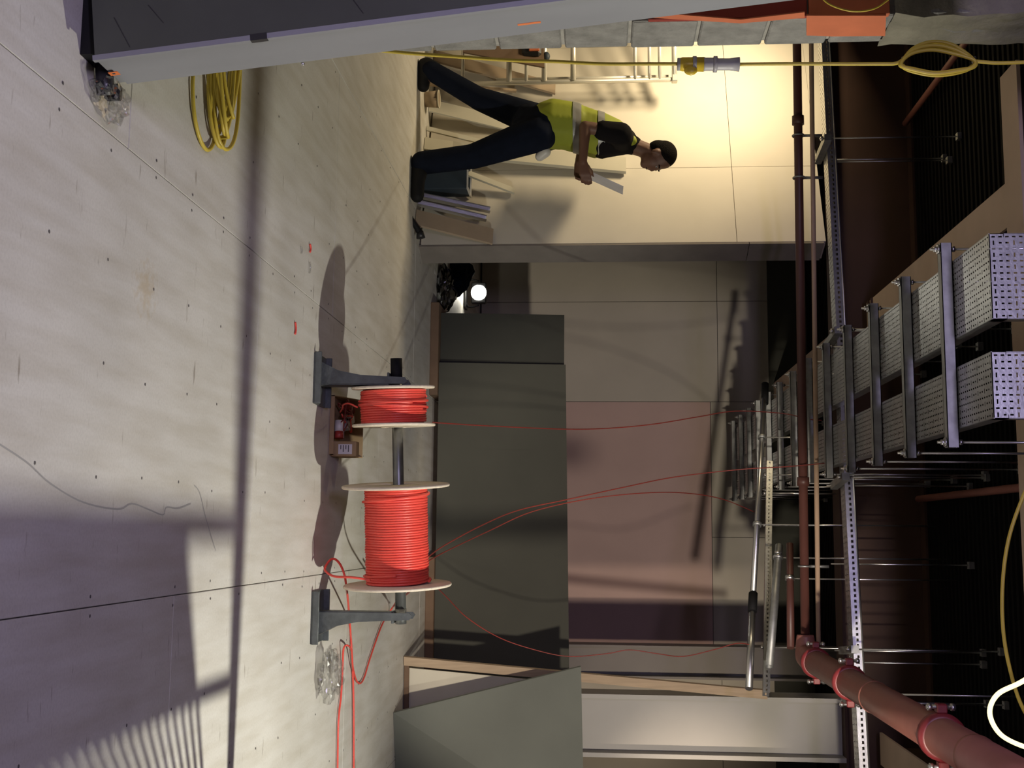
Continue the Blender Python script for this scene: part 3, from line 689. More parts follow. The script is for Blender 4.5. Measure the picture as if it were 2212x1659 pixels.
def drum(label, py0, py1, R, rw, turns, drop, strays=()):
    a, b = axp(py0), axp(py1); off = Vector((0, 0, -drop))
    a, b = a+off, b+off; d = (b-a).normalized(); L = (b-a).length
    t = thing('cable_drum', label, 'cable drum', ((a+b)/2-Vector((0, 0, R))), 'red cable drums on the axle')
    Q = d.to_track_quat('Z', 'Y').to_matrix().to_4x4()
    for c, s, tilt in ((a, -1, .016), (b, 1, -.022)):
        Mx = Matrix.Translation(c) @ Matrix.Rotation(tilt, 4, 'Z') @ Q
        MB().lathe([(.036, 0), (R-.003, 0), (R, .003*s), (R, .009*s), (R-.003, .012*s), (.036, .012*s), (.036, 0)], Mx, 64).build('flange', 'drum_ply', t)
        if s == 1:
            MB().lathe([(.036, .0125), (.058, .0125), (.058, .016), (.036, .016), (.036, .0125)], Mx, 24).build('bush', 'drum_ply', t)
    M = Matrix.Translation(a) @ Q
    MB().lathe([(.034, 0), (.05, 0), (.05, L), (.034, L), (.034, 0)], M, 24).build('core', 'drum_ply', t)
    pitch = L/turns; r = pitch*.54; n = 44
    rr = random.Random(turns); w = [rr.uniform(-.0022, .0022) for _ in range(turns+2)]; x_ = [rr.uniform(-.12, .12)*pitch for _ in range(turns+2)]
    pts = []
    for i in range((turns-1)*n+1):
        k = i//n; f = (i % n)/n; q = 2*math.pi*i/n
        pts.append(M @ Vector(((rw-r+w[k]*(1-f)+w[k+1]*f)*math.cos(q), (rw-r+w[k]*(1-f)+w[k+1]*f)*math.sin(q), pitch*(.5+i/n) + x_[k]*(1-f)+x_[k+1]*f)))
    MB().tube(pts, r, 8).build('winding', 'red_cable', t)
    MB().lathe([(.05, .002), (rw-2.2*r, .002), (rw-2.2*r, L-.002), (.05, L-.002)], M, 40).build('winding_core', 'red_cable_dull_shaded', t)
    # a few turns crossing over the lay
    for (q0, z0_, z1_, nt_) in strays:
        P = [M @ Vector(((rw+r*.75)*math.cos(q0+2*math.pi*nt_*i/60), (rw+r*.75)*math.sin(q0+2*math.pi*nt_*i/60), L*(z0_+(z1_-z0_)*i/60))) for i in range(61)]
        MB().tube(P, r, 8).build('loose_turn', 'red_cable', t)
    return t, M, L
d1, M1, L1 = drum('smaller drum of red cable beside the left stand', 841, 917, .185, .147, 15, .016, ((0.2, .30, .50, .9), (2.4, .42, .22, .8), (1.0, .55, .40, .7)))
d2, M2, L2 = drum('larger drum of red cable near the right stand', 1054, 1262, .239, .141, 38, .012, ((0.6, .05, .20, 1.0), (3.0, .88, .97, .8)))
# cable ends of the drums
t = one('red_cable_lead', MB().tube(spline([W(935, 912, Y=5.0), W(960, 914, Y=5.1), W(1060, 920, Y=5.4), W(1230, 927, Y=5.9), W(1330, 924, Y=6.3), W(1420, 915, Y=6.6), W(1510, 900, Y=6.9), W(1590, 888, Y=7.1), W(1690, 893, Y=7.2), W(1745, 905, Y=7.15), W(1775, 908, Y=7.05)], 6), .0032, 7), 'red_cable_dull_shaded', 'red cable rising from the smaller drum to the cable trays', 'cable')
one('red_cable_lead', MB().tube(spline([W(925, 1203, Y=5.2), W(960, 1178, Y=5.35), W(1040, 1135, Y=5.6), W(1120, 1102, Y=5.9), W(1230, 1078, Y=6.2), W(1350, 1052, Y=6.6), W(1460, 1030, Y=6.9), W(1600, 1014, Y=7.0), W(1700, 1008, Y=6.9), W(1790, 1000, Y=6.8)], 6), .0032, 7), 'red_cable_dull_shaded', 'red cable rising from the larger drum to the middle of the cable trays', 'cable')
one('red_cable_lead', MB().tube(spline([W(925, 1212, Y=5.19), W(965, 1190, Y=5.45), W(1060, 1145, Y=5.9), W(1150, 1105, Y=6.2), W(1270, 1078, Y=6.5), W(1390, 1065, Y=6.8), W(1480, 1065, Y=7.1), W(1560, 1078, Y=7.4), W(1632, 1107, Y=7.8)], 6), .0030, 7), 'red_cable_dull_shaded', 'red cable coloured as in shade, arching from the larger drum to the shiny conduit', 'cable')
one('red_cable_lead', MB().tube(spline([W(930, 1255, Y=6.0), W(965, 1290, Y=6.4), W(1010, 1335, Y=6.7), W(1080, 1378, Y=6.9), W(1160, 1405, Y=7.0), W(1230, 1418, Y=7.05), W(1310, 1412, Y=7.1), W(1360, 1404, Y=7.1), W(1420, 1412, Y=7.1), W(1475, 1418, Y=7.05), W(1540, 1404, Y=7.0), W(1590, 1390, Y=6.95), W(1618, 1392, Y=6.9)], 6), .0030, 7), 'red_cable_dull_shaded', 'red cable coloured as in shade, sagging low in front of the green boards', 'cable')
one('red_cable_tangle', MB().tube(spline([W(800, 1253, Y=4.95), W(760, 1247, Y=4.95), W(722, 1245, Y=5.0), W(703, 1233, Y=5.02), W(704, 1222, Y=5.05), W(716, 1208, Y=5.08), W(728, 1211, Y=5.1), W(740, 1230, Y=5.14), W(748, 1265, Y=5.2), W(755, 1340, Z=.012), W(760, 1410, Z=.012), W(763, 1480, Z=.010), W(764, 1560, Z=.010), W(764, 1680, Z=.010)], 8), .0052, 8), 'red_cable', 'red cable looping off the larger drum and across the floor', 'cable')
one('red_cable_tangle', MB().tube(spline([W(866, 1285, Y=5.9), W(848, 1312, Z=.03), W(825, 1350, Z=.012), W(800, 1420, Z=.010), W(787, 1462, Z=.010), W(778, 1476, Z=.010), W(769, 1468, Z=.010), W(762, 1440, Z=.018), W(759, 1405, Z=.03), W(750, 1394, Z=.04), W(742, 1402, Z=.02), W(740, 1440, Z=.010), W(737, 1500, Z=.010), W(731, 1560, Z=.010), W(729, 1680, Z=.010)], 8), .0048, 8), 'red_cable', 'red cable with a tight bend lying on the floor past the clear bag', 'cable')
one('red_cable_tangle', MB().tube(spline([W(905, 1262, Y=5.3), W(870, 1290, Y=5.6), W(850, 1310, Z=.03)], 6), .0046, 7), 'red_cable_dull_shaded', 'short red cable end dropping behind the right stand', 'cable')
t = thing('clear_bag', 'crumpled clear plastic bag on the floor by the red cables', 'bag', W(700, 1455, Z=0))
crumple(W(703, 1462, Z=.055)+Vector((0, .08, 0)), (.095, .075, .05), 11, 4, .5).build('bag_film', 'clear_film', t)
crumple(W(712, 1430, Z=.02)+Vector((0, .06, 0)), (.05, .05, .022), 17, 3, .5).build('bag_neck', 'clear_film', t)

# cardboard box of bits behind the left stand
BY = 5.42; b0 = W(690, 856, Z=0); b1_ = W(690, 985, Z=0)
x0, x1 = W(690, 860, Y=BY).x, W(690, 986, Y=BY).x; y0, y1 = 5.30, 5.52; hb = .115
t = thing('parts_tray', 'low cardboard tray of wire scraps and tins under the smaller drum', 'box', ((x0+x1)/2, (y0+y1)/2, 0))
MB().box((x0, y0, .001), (x1, y1, .006)).build('bottom', 'cardboard', t)
MB().box((x0, y0, .006), (x1, y0+.004, .022)).build('front_wall', 'cardboard', t)
MB().box((x0, y1-.004, .006), (x1, y1, hb)).build('back_wall', 'cardboard', t)
for xx in (x0, x1-.004): MB().prism([(xx, y0, .006), (xx, y1-.004, .006), (xx, y1-.004, hb), (xx, y0, .022)], (.004, 0, 0)).build('side_wall', 'cardboard', t)
px = W(738, 958, Y=5.36).x
t2 = thing('carton', 'small carton with a white printed label at the end of the parts tray', 'box', (px+.03, 5.36, .006))
MB().box((px-.008, 5.325, .007), (px+.062, 5.39, .125), bev=.002).build('carton_body', 'cardboard', t2)
l = MB().box((px+.006, 5.3235, .04), (px+.052, 5.3249, .105)).build('label', 'label_paper', t2)
for k in range(4): MB().box((px+.010, 5.3227, .05+k*.012), (px+.030+.012*(k % 2), 5.3234, .054+k*.012)).build('print_line', 'ink', l)
def can(c, dirv, r, L, cap, body, label):
    t = thing('small_tin', label, 'tin', c, 'bits in the cardboard tray'); d = Vector(dirv).normalized(); c = Vector(c)
    MB().cyl(c, c+d*L*.62, r, 16).build('tin_body', body, t); MB().cyl(c+d*L*.62, c+d*L, r*.98, 16).build('tin_cap', cap, t)
can((x0+.115, 5.36, .032), (1, -.15, .05), .022, .085, 'red_tin', 'white_plastic', 'white tin with red cap lying in the parts tray')
can((x0+.02, 5.44, .045), (1, .2, .15), .02, .07, 'red_tin', 'red_tin', 'dark red tin at the left end of the parts tray')
for k, (dx, dy, dz, lab) in enumerate(((.135, .10, .055, 'small grey plastic box on the heap in the parts tray'), (.175, .07, .03, 'small white paper packet leaning in the parts tray'), (.10, .13, .065, 'pale plastic packet at the back of the parts tray'))):
    c = Vector((x0+dx, y0+dy, dz)); R_ = Matrix.Translation(c) @ Matrix.Rotation(.5*k-.4, 4, 'Z') @ Matrix.Rotation(.35, 4, 'X')
    tt = thing('small_packet', lab, 'packet', c, 'bits in the cardboard tray')
    MB().box((-.022, -.014, -.018), (.022, .014, .022), R_, bev=.003).build('packet_body', ('grey_plastic', 'label_paper', 'white_plastic')[k], tt)
    MB().box((-.012, -.0148, -.006), (.014, -.0142, .004), R_).build('print_patch', 'ink', tt)
for k in range(5):
    rr = random.Random(40+k); pts = [Vector((x0+.02+rr.uniform(0, .16), y0+.03+rr.uniform(0, .15), .03+rr.uniform(0, .07))) for _ in range(5)]
    one('wire_scrap', MB().tube(spline(pts, 6), .0032, 6), ('red_cable_dull_shaded', 'red_cable')[k % 2], 'curl of red wire scrap in the cardboard parts tray', 'wire', 'wire scraps in the parts tray')
one('wire_end', MB().tube(spline([W(772, 880, Y=5.0), W(755, 872, Y=5.03), W(742, 874, Y=5.1), W(740, 882, Y=5.2), W(735, 890, Y=5.3)], 6), .004, 7), 'red_cable', 'frayed red cable end hanging from the smaller drum', 'wire')
# red offcuts on the floor
for (x, y, ln, lab) in ((638, 709, .05, 'red cable offcut nearest the viewer on the bare floor'), (670, 536, .035, 'red cable offcut furthest left on the floor'), (669, 578, .05, 'pair-sized red cable offcut left of the drum shadow'), (651, 540, .03, 'tiny clear wrapper scrap beside the red offcuts')):
    p = W(x, y, Z=.005)
    m = MB().tube(spline([p+Vector((-ln*.5, -.004, 0)), p+Vector((0, .006, .001)), p+Vector((ln*.5, 0, 0))], 4), .0042, 7)
    one('cable_offcut', m, 'red_cable' if 'red' in lab[:4] else 'clear_film', lab, 'offcut', 'offcuts on the floor')

# ================================================================== RIGHT SIDE: BOARDS
def board(name, label, pts, thick, face, core, group=None, cat='board'):
    """pts: four corners of the front face"""
    pts = [Vector(p) for p in pts]; n = (pts[1]-pts[0]).cross(pts[3]-pts[0]).normalized()
    if n.y < 0: n = -n
    t = thing(name, label, cat, (pts[0]+pts[1])/2, group)
    MB().prism([p for p in pts], n*.0012).build('face_paper', face, t)
    MB().prism([p+n*.0012 for p in pts], n*thick).build('board_core', core, t)
    return t
board('green_plasterboard', 'grey-green board with a slanting left edge standing in front of the white column',
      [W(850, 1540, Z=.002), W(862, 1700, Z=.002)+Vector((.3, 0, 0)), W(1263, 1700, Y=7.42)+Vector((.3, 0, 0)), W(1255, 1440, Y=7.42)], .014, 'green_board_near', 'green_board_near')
# low rack behind: two timber bearers, long boards on edge
yb = 8.50
bl, br = W(930, 783, Y=yb), W(930, 1475, Y=yb)
for k, (xa, xb) in enumerate(((bl.x-.45, bl.x+.25), (br.x-.9, br.x))):
    one('timber_bearer', MB().box((xa, yb-.05, 0), (xb, yb+.35, .063), bev=.004), 'timber_dark', ('dark timber bearer under the left end of the green boards', 'dark timber bearer under the right end of the green boards')[k], 'timber', 'bearers under the green boards')
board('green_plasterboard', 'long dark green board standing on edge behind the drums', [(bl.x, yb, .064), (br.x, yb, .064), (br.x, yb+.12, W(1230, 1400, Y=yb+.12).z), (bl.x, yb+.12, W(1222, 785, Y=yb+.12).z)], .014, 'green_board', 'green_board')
dl = W(930, 676, Y=yb+.06)
board('green_plasterboard', 'green board end coloured as in shade, showing left of the long green board', [(dl.x, yb+.06, .064), (bl.x+.5, yb+.06, .064), (bl.x+.5, yb+.16, W(1219, 700, Y=yb+.16).z), (dl.x, yb+.16, W(1219, 700, Y=yb+.16).z)], .014, 'green_board_shaded', 'green_board')
t = thing('board_trestle', 'low timber trestle propping the green boards from behind', 'trestle', ((bl.x+br.x)/2, yb+.4, 0))
for xx in (bl.x+.1, (bl.x+br.x)/2, br.x-.1):
    MB().box((xx-.025, yb+.185, .064), (xx+.025, yb+.23, .95)).build('post', 'timber', t)
    MB().prism([(xx-.02, yb+.23, .90), (xx-.02, yb+.23, .82), (xx-.02, yb+.62, 0), (xx-.02, yb+.69, 0)], (.04, 0, 0)).build('brace', 'timber', t)
MB().box((bl.x, yb+.23, .86), (br.x, yb+.27, .95)).build('rail', 'timber', t)
# leaning door lining (long timber jamb, bottom rail, board behind)
def plank(mb, a0, a1, w0, thick):
    a0, a1 = Vector(a0), Vector(a1); w0 = Vector(w0)
    n = (a1-a0).cross(w0).normalized(); n = n if n.y > 0 else -n
    mb.prism([a0, a0+w0, a1+w0, a1], n*thick); return mb
t = thing('door_lining', 'tall pale timber door lining leaning behind the slanted green board', 'door lining', W(872, 1470, Z=0))
j0, j1 = W(872, 1419, Z=.004), W(1658, 1492, Y=7.62)
plank(MB(), j0, j1, (.055, .01, 0), .03).build('jamb', 'timber', t)
k0, k1 = j0+Vector((.42, .02, 0)), j1+Vector((.42, .02, 0)); kx = (W(1500, 1500, Y=7.55).x)
plank(MB(), k0, k0.lerp(k1, .40), (.055, .01, 0), .03).build('jamb', 'timber', t)
MB().prism([j0+Vector((.055, .03, 0)), k0+Vector((0, .03, 0)), k0+Vector((0, .03, .03)), j0+Vector((.055, .03, .03))], (0, .06, 0)).build('sill', 'timber_dark', t)
f0, f1 = j0+Vector((.075, .055, .03)), j0.lerp(j1, .36)+Vector((.075, .055, 0))
plank(MB(), f0, f1, (.33, .012, 0), .012).build('infill_board', 'cream_board', t)

# ================================================================== FAR BAY: floodlight, wrapped bundle
FYl = 10.6; fc = W(1034, 632, Y=FYl)
t = thing('floodlight', 'small lit floodlight standing low in the far bay', 'floodlight', (fc.x, FYl, 0))
MB().box((fc.x-.10, FYl+.002, fc.z-.07), (fc.x+.10, FYl+.06, fc.z+.07), bev=.008).build('housing', 'black_plastic', t)
MB().lathe([(0, 0), (.066, 0), (.072, .004), (.072, .012)], Matrix.Translation((fc.x, FYl-.008, fc.z)) @ Matrix.Rotation(-math.pi/2, 4, 'X'), 28).build('lens', 'lamp_face', t)
MB().tube(spline([Vector((fc.x-.115, FYl+.03, fc.z)), Vector((fc.x-.115, FYl+.03, .02)), Vector((fc.x+.115, FYl+.03, .02)), Vector((fc.x+.115, FYl+.03, fc.z))], 6), .009, 8).build('stand_frame', 'black_plastic', t)
MB().box((fc.x-.15, FYl-.08, 0), (fc.x+.15, FYl+.10, .018)).build('foot', 'black_plastic', t)
light('floodlight_light', 'SPOT', (fc.x, FYl-.03, fc.z), (fc.x+.2, 8.0, .4), 9, (1, .95, .82), .05, 150, .4)
one('black_sack', crumple(W(955, 585, Y=9.6)+Vector((-.05, .1, .06)), (.22, .2, .17), 5, 4, .3), 'navy', 'dark sack slumped at the corner of the far bay', 'sack')
one('wrapped_bundle', crumple(W(945, 628, Y=8.85)+Vector((0, 0, .04)), (.17, .12, .085), 21, 4, .5), 'dark_film', 'bundle in shiny plastic wrap on the floor of the far bay', 'bundle')
one('white_scrap', MB().prism([W(918, 566, Y=8.55)*1, W(919, 596, Y=8.55), W(940, 590, Y=8.62), W(938, 568, Y=8.62)], (0, .05, 0)), 'white_plastic', 'white offcut lying beside the wrapped bundle', 'offcut')

# ================================================================== LEFT BACK: offcuts, step frame, hose
def on_wall(x, y, off):
    d = W(x, y, Y=8)-CAM; p0 = A+WN*off; return CAM+d*((p0-CAM).dot(WN)/d.dot(WN))
def lean_board(name, label, xb0, yb0, xb1, yb1, yb_, yt_, width_px, thick, m, group='boards leaning on the cream wall', top=None):
    """xb0,yb0 photograph point of the foot's left corner, xb1,yb1 of the head's left corner; depths yb_/yt_"""
    a, b = on_wall(xb0, yb0, .10+(8.05-yb_)), on_wall(xb1, yb1, .015+thick); a.z = .004
    w = -WD*(width_px*yb_/2500); n = (b-a).cross(w).normalized(); n = n if n.y > 0 else -n
    o = MB().prism([a, a+w, b+w, b], n*thick).build(name, m); return tag(o, label, 'board', group)
lean_board('plywood_sheet', 'brown sheet leaning on the wall behind the rear leg', 908, 108, 1200, 178, 8.02, 8.40, 34, .02, 'kraft')
lean_board('timber_batten', 'bright thin timber batten leaning on the brown sheet', 985, 176, 1116, 192, 7.90, 8.20, 7, .02, 'timber')
lean_board('board_offcut', 'wide cream offcut leaning between the legs', 912, 214, 1130, 262, 8.02, 8.30, 36, .013, 'cream_board')
lean_board('board_offcut', 'narrow cream offcut leaning just right of the wide one', 912, 272, 1110, 318, 8.00, 8.26, 12, .013, 'cream_board')
lean_board('board_offcut', 'square-ended cream offcut low between the legs', 912, 296, 1060, 318, 7.98, 8.14, 34, .013, 'cream_board')
lean_board('board_offcut', 'tall cream board leaning behind the forearm', 912, 300, 1352, 340, 8.03, 8.19, 40, .03, 'cream_board')
lean_board('board_offcut', 'short cream strip leaning right of the blue crate', 925, 330, 1112, 406, 7.98, 8.14, 14, .02, 'cream_board')
lean_board('board_offcut', 'short broad beige offcut leaning next to the wall end', 908, 452, 1066, 494, 7.92, 8.05, 40, .02, 'kraft')
def stud(label, xb0, yb0, xb1, yb1, yb_, yt_):
    a, b = on_wall(xb0, yb0, .12+(7.95-yb_)), on_wall(xb1, yb1, .04+(8.05-yt_)); a.z = .004; d = b-a
    t = thing('metal_stud', label, 'stud', a, 'metal stud offcuts'); w = -WD*.036; n = d.cross(w).normalized(); n = n if n.y > 0 else -n
    MB().prism([a, a+w, b+w, b], n*.002).build('web', 'zinc', t)
    for q in (0, 1): p = a+w*q; MB().prism([p, p+d, p+d-n*.03, p-n*.03], (.002, 0, 0)).build('leg', 'zinc', t)
stud('metal stud offcut leaning left of its pair', 912, 420, 1058, 452, 7.90, 8.05)
stud('metal stud offcut leaning right of its pair', 910, 436, 1050, 470, 7.86, 8.02)
# brown bucket, white/black tube and hose on the floor
c = W(914, 204, Z=0); c.y = 7.98
t = thing('brown_bucket', 'small brown tub on the floor behind the legs', 'tub', (c.x, c.y, 0))
MB().lathe([(.0, .002), (.055, .002), (.062, .10), (.058, .10), (.052, .008), (0, .008)], Matrix.Translation((c.x, c.y, 0)), 24).build('tub_body', 'kraft', t)
MB().lathe([(.063, .095), (.067, .10), (.063, .105), (.058, .10), (.063, .095)], Matrix.Translation((c.x, c.y, 0)), 24).build('tub_rim', 'cream_board', t)
one('black_pipe_length', MB().tube(spline([W(900, 172, Y=7.86), W(900, 220, Y=7.86), W(902, 280, Y=7.86), W(903, 335, Y=7.86)], 5), .016, 10), 'black_rubber', 'black pipe lying on the floor between the legs', 'pipe')
one('white_pipe_length', MB().tube(spline([W(908, 172, Y=7.92), W(908, 220, Y=7.92), W(909, 280, Y=7.92), W(910, 335, Y=7.92)], 5), .010, 10), 'white_plastic', 'white pipe lying just behind the black one', 'pipe')
t = thing('black_hose', 'black hose curving on the floor right of the front boot', 'hose', W(895, 470, Z=0))
hp = spline([W(882, 428, Y=7.50), W(883, 452, Y=7.52), W(889, 474, Y=7.55), W(899, 490, Y=7.58), W(907, 503, Y=7.60)], 6)
MB().tube(hp, .016, 10, rs=[.014+.010*(i/len(hp))**2 for i in range(len(hp))]).build('hose_body', 'black_rubber', t)
MB().tube([W(907, 500, Y=7.60), W(909, 514, Y=7.60)], .029, 14, rs=[.024, .031]).build('hose_end', 'black_plastic', t)
# aluminium step frame at the far left
AY = 8.12
t = thing('step_frame', 'pale aluminium access frame with rungs standing at the cream wall', 'ladder', W(905, 178, Y=AY))
xs_ = W(1200, 177, Y=AY).x; xl_ = xs_-.62; zt_ = W(1460, 177, Y=AY).z
for dx in (0, -.62): MB().cyl((xs_+dx, AY, 0), (xs_+dx, AY, zt_), .017, 12).build('stile', 'alu', t)
for dx in (-.045,): MB().cyl((xs_+dx, AY+.05, .5), (xs_+dx, AY+.05, zt_-.05), .012, 12).build('inner_stile', 'alu', t)
for x in (1000, 1100, 1137, 1176, 1238, 1372, 1403, 1425, 1457):
    z = W(x, 150, Y=AY).z; MB().cyl((xl_, AY-.005, z), (xs_, AY-.005, z), .020 if x in (1100, 1176, 1238, 1457) else .013, 12).build('rung', 'alu', t)
MB().box((xs_-.03, AY-.03, zt_-.03), (xs_+.02, AY+.03, zt_+.012), bev=.005).build('corner_cap', 'alu', t)
zz = W(1090, 128, Y=AY).z
zp = W(1135, 140, Y=7.9).z
t = thing('tool_case', 'dark tool bag with blue and orange bits hung on the access frame', 'bag', W(1150, 120, Y=7.98))
q0, q1 = W(1128, 60, Y=7.98), W(1176, 128, Y=7.98)
MB().box((q0.x, 7.90, q0.z), (q1.x, 8.06, q1.z-.02), bev=.02).build('bag_body', 'black_plastic', t)
MB().ball(W(1180, 122, Y=7.98), .035, (1, .8, .8)).build('blue_tool', 'blue_crate', t)
MB().box(W(1150, 100, Y=7.96)+Vector((-.03, -.07, -.02)), W(1160, 118, Y=7.96)+Vector((0, -.055, .02)), bev=.004).build('orange_tool', 'orange_board', t)
one('dark_plank', MB().prism([W(1000, 60, Y=7.86), W(1000, 112, Y=7.86), W(1176, 145, Y=7.94), W(1172, 60, Y=7.94)], (0, .025, 0)), 'timber_dark', 'dark short plank propped on the access frame', 'plank')

# blue crate beside the front leg
CYc = 7.76; a, b = W(893, 347, Y=CYc), W(1008, 406, Y=CYc)
t = thing('blue_crate', 'dark blue crate with pale rim standing behind the front leg', 'crate', ((a.x+b.x)/2, CYc+.1, 0))
for (p, q) in (((a.x, CYc, .002), (b.x, CYc+.012, b.z)), ((a.x, CYc+.20, .002), (b.x, CYc+.212, b.z)), ((a.x, CYc+.012, .002), (a.x+.012, CYc+.20, b.z)), ((b.x-.012, CYc+.012, .002), (b.x, CYc+.20, b.z))):
    MB().box(p, q, bev=.002).build('crate_wall', 'blue_crate', t)
MB().box((a.x+.012, CYc+.012, .002), (b.x-.012, CYc+.2, .012)).build('crate_bottom', 'blue_crate', t)
m = MB(); zr = b.z
m.box((a.x-.006, CYc-.006, zr), (b.x+.006, CYc+.016, zr+.010)); m.box((a.x-.006, CYc+.196, zr), (b.x+.006, CYc+.218, zr+.010)); m.box((a.x-.006, CYc+.016, zr), (a.x+.014, CYc+.196, zr+.01)); m.box((b.x-.014, CYc+.016, zr), (b.x+.006, CYc+.196, zr+.01))
m.build('crate_rim', 'white_plastic', t)

# ================================================================== THE WALKING PERSON
MY = 7.55
def J(x, y, dy=0): return W(x, y, Y=MY+dy)
def blob(segs, voxel, smooth=6, balls=()):
    """union of tapering limbs -> one continuous skin"""
    m = MB()
    for (p, r, q, s) in segs:
        p, q = Vector(p), Vector(q); L = (q-p).length; n = max(2, int(L/(min(r, s)*.30))+1)
        for i in range(n+1):
            f = i/n; m.ball(p.lerp(q, f), r+(s-r)*f, sub=2)
    for b in balls: m.ball(*b)
    me = m.mesh('tmp'); o = bpy.data.objects.new('tmp', me); COL.objects.link(o)
    md = o.modifiers.new('r', 'REMESH'); md.mode = 'VOXEL'; md.voxel_size = voxel
    ms = o.modifiers.new('s', 'SMOOTH'); ms.factor = .5; ms.iterations = smooth
    dg = bpy.context.evaluated_depsgraph_get(); dg.update()
    res = bpy.data.meshes.new_from_object(o.evaluated_get(dg)); bpy.data.objects.remove(o); bpy.data.meshes.remove(me)
    res.polygons.foreach_set('use_smooth', [True]*len(res.polygons)); return res
def part(name, me, m, parent):
    me.name = name; me.materials.clear(); me.materials.append(MATS[m]); o = bpy.data.objects.new(name, me); COL.objects.link(o); attach(o, parent); return o
man = thing('person', 'person in yellow hi-vis vest and dark trousers striding to the right, holding a pale sheet', 'person', (J(880, 280).x, MY, 0))
hipN, hipF = J(1165, 288, -.09), J(1165, 262, .09)
kneN, ankN = J(1022, 338, -.10), J(912, 352, -.10)
kneF, ankF = J(1036, 214, .09), J(930, 152, .10)
toeN, toeF = J(884, 424, -.11), J(886, 186, .11); toeN.z = .045; toeF.z = .035
heelN = J(890, 345, -.10); heelN.z = .05; heelF = J(917, 140, .10)
pel = J(1175, 275); wst = J(1215, 276); chs = J(1300, 296); shc = J(1345, 304)
shN, shF = J(1340, 290, -.19), J(1340, 298, .19)
elbN, wrN = J(1264, 274, -.25), J(1259, 350, -.24)
elbF, wrF = J(1262, 300, .25), J(1250, 352, .16)
neck0, neck1, head = J(1358, 312), J(1392, 324), J(1418, 338)
fx = Vector((1, 0, 0))
segs = [(pel, .125, wst, .118), (wst, .115, chs, .135), (chs, .13, shc, .09), (shc, .075, shN, .062), (shc, .075, shF, .062), (neck0, .06, neck1, .055), (neck1, .055, head, .06),
        (hipN, .085, kneN, .055), (kneN, .052, ankN, .038), (hipF, .085, kneF, .055), (kneF, .052, ankF, .038), (ankN, .04, toeN, .03), (ankF, .04, toeF, .03),
        (shN, .052, elbN, .040), (elbN, .041, wrN, .028), (shF, .052, elbF, .040), (elbF, .041, wrF, .028)]
# hand: palm and five separate bent fingers closing on the sheet
def hand(wr, dirv, upv, sidev):
    d, u, s = Vector(dirv).normalized(), Vector(upv).normalized(), Vector(sidev).normalized(); out = []
    for k in range(4):
        base = wr+d*.085+u*(.030-.020*k)
        out.append((wr+d*.01+u*(.012-.008*k), .020, base, .0135))
        L = (.040, .045, .042, .033)[k]
        k1 = base+d*L*.9+s*.010; k2 = k1+d*L*.35+s*.026; k3 = k2-d*L*.15+s*.018
        out += [(base, .0095, k1, .0088), (k1, .0088, k2, .0080), (k2, .0080, k3, .0072)]
    tb = wr+d*.030+u*.026; t1 = tb+d*.030+u*.020+s*.014; t2 = t1+d*.032+u*.004+s*.012
    out += [(wr+d*.01, .020, tb, .014), (tb, .0135, t1, .0105), (t1, .0105, t2, .0085)]
    return out
hd = (J(1266, 385, -.24)-wrN)
segs += hand(wrN, hd, (0, 0, 1), (0, 1, 0)) + hand(wrF, (1, -.1, .1), (0, 0, 1), (0, -1, 0))
# head with face in profile, looking to +x, chin slightly raised
HM = Matrix.Translation(head) @ Matrix.Rotation(.12, 4, 'Y')
def h(x, y, z): return HM @ Vector((x, y, z))
balls = [(h(-.012, 0, .035), 1, (.095, .077, .095), 3), (h(.030, 0, -.015), 1, (.068, .064, .085), 3), (h(.058, 0, -.078), .032, (1, 1.1, .8), 2), (h(.02, 0, -.06), 1, (.06, .055, .045), 2),
         (h(.094, 0, -.020), .016, (1, .9, .9), 2), (h(.087, 0, .000), .012, (1, .8, 1.6), 2), (h(.085, 0, -.049), .013, (.8, 1.6, .55), 2), (h(.082, 0, -.062), .013, (.8, 1.5, .55), 2),
         (h(.076, -.03, .028), .014, (.8, 1.4, .6), 2), (h(.076, .03, .028), .014, (.8, 1.4, .6), 2),
         (h(-.008, -.076, -.01), 1, (.020, .012, .032), 2), (h(-.008, .076, -.01), 1, (.020, .012, .032), 2)]
part('body', blob(segs, .0072, 4, balls), 'skin', man)
# hair
part('hair', blob([], .008, 4, [(h(-.020, 0, .048), 1, (.094, .081, .090), 3), (h(-.050, 0, .005), 1, (.062, .072, .075), 3)]), 'hair', man)
for s in (-1, 1):
    e = MB().ball(h(.079, s*.031, .008), .0100, sub=2).build('eye', 'eye', man); MB().ball(h(.0860, s*.0325, .008), .0045, sub=2).build('iris', 'black_plastic', e)
    MB().tube([h(.083, s*.016, .026), h(.088, s*.034, .029), h(.076, s*.052, .024)], .0045, 6).build('eyebrow', 'hair', man)
MB().tube([h(.088, -.02, -.056), h(.096, 0, -.0555), h(.088, .02, -.056)], .0022, 6).build('mouth_line', 'tshirt', man)
# trousers
tr = [(pel+Vector((0, -.04, .03)), .155, J(1150, 280, 0), .15), (pel+Vector((0, .04, .03)), .150, J(1150, 268, .03), .145), (hipN, .128, kneN, .088), (kneN, .086, ankN+Vector((0, 0, .0)), .082), (hipF, .122, kneF, .084), (kneF, .082, ankF, .072)]
part('trousers', blob(tr, .012, 6), 'navy', man)
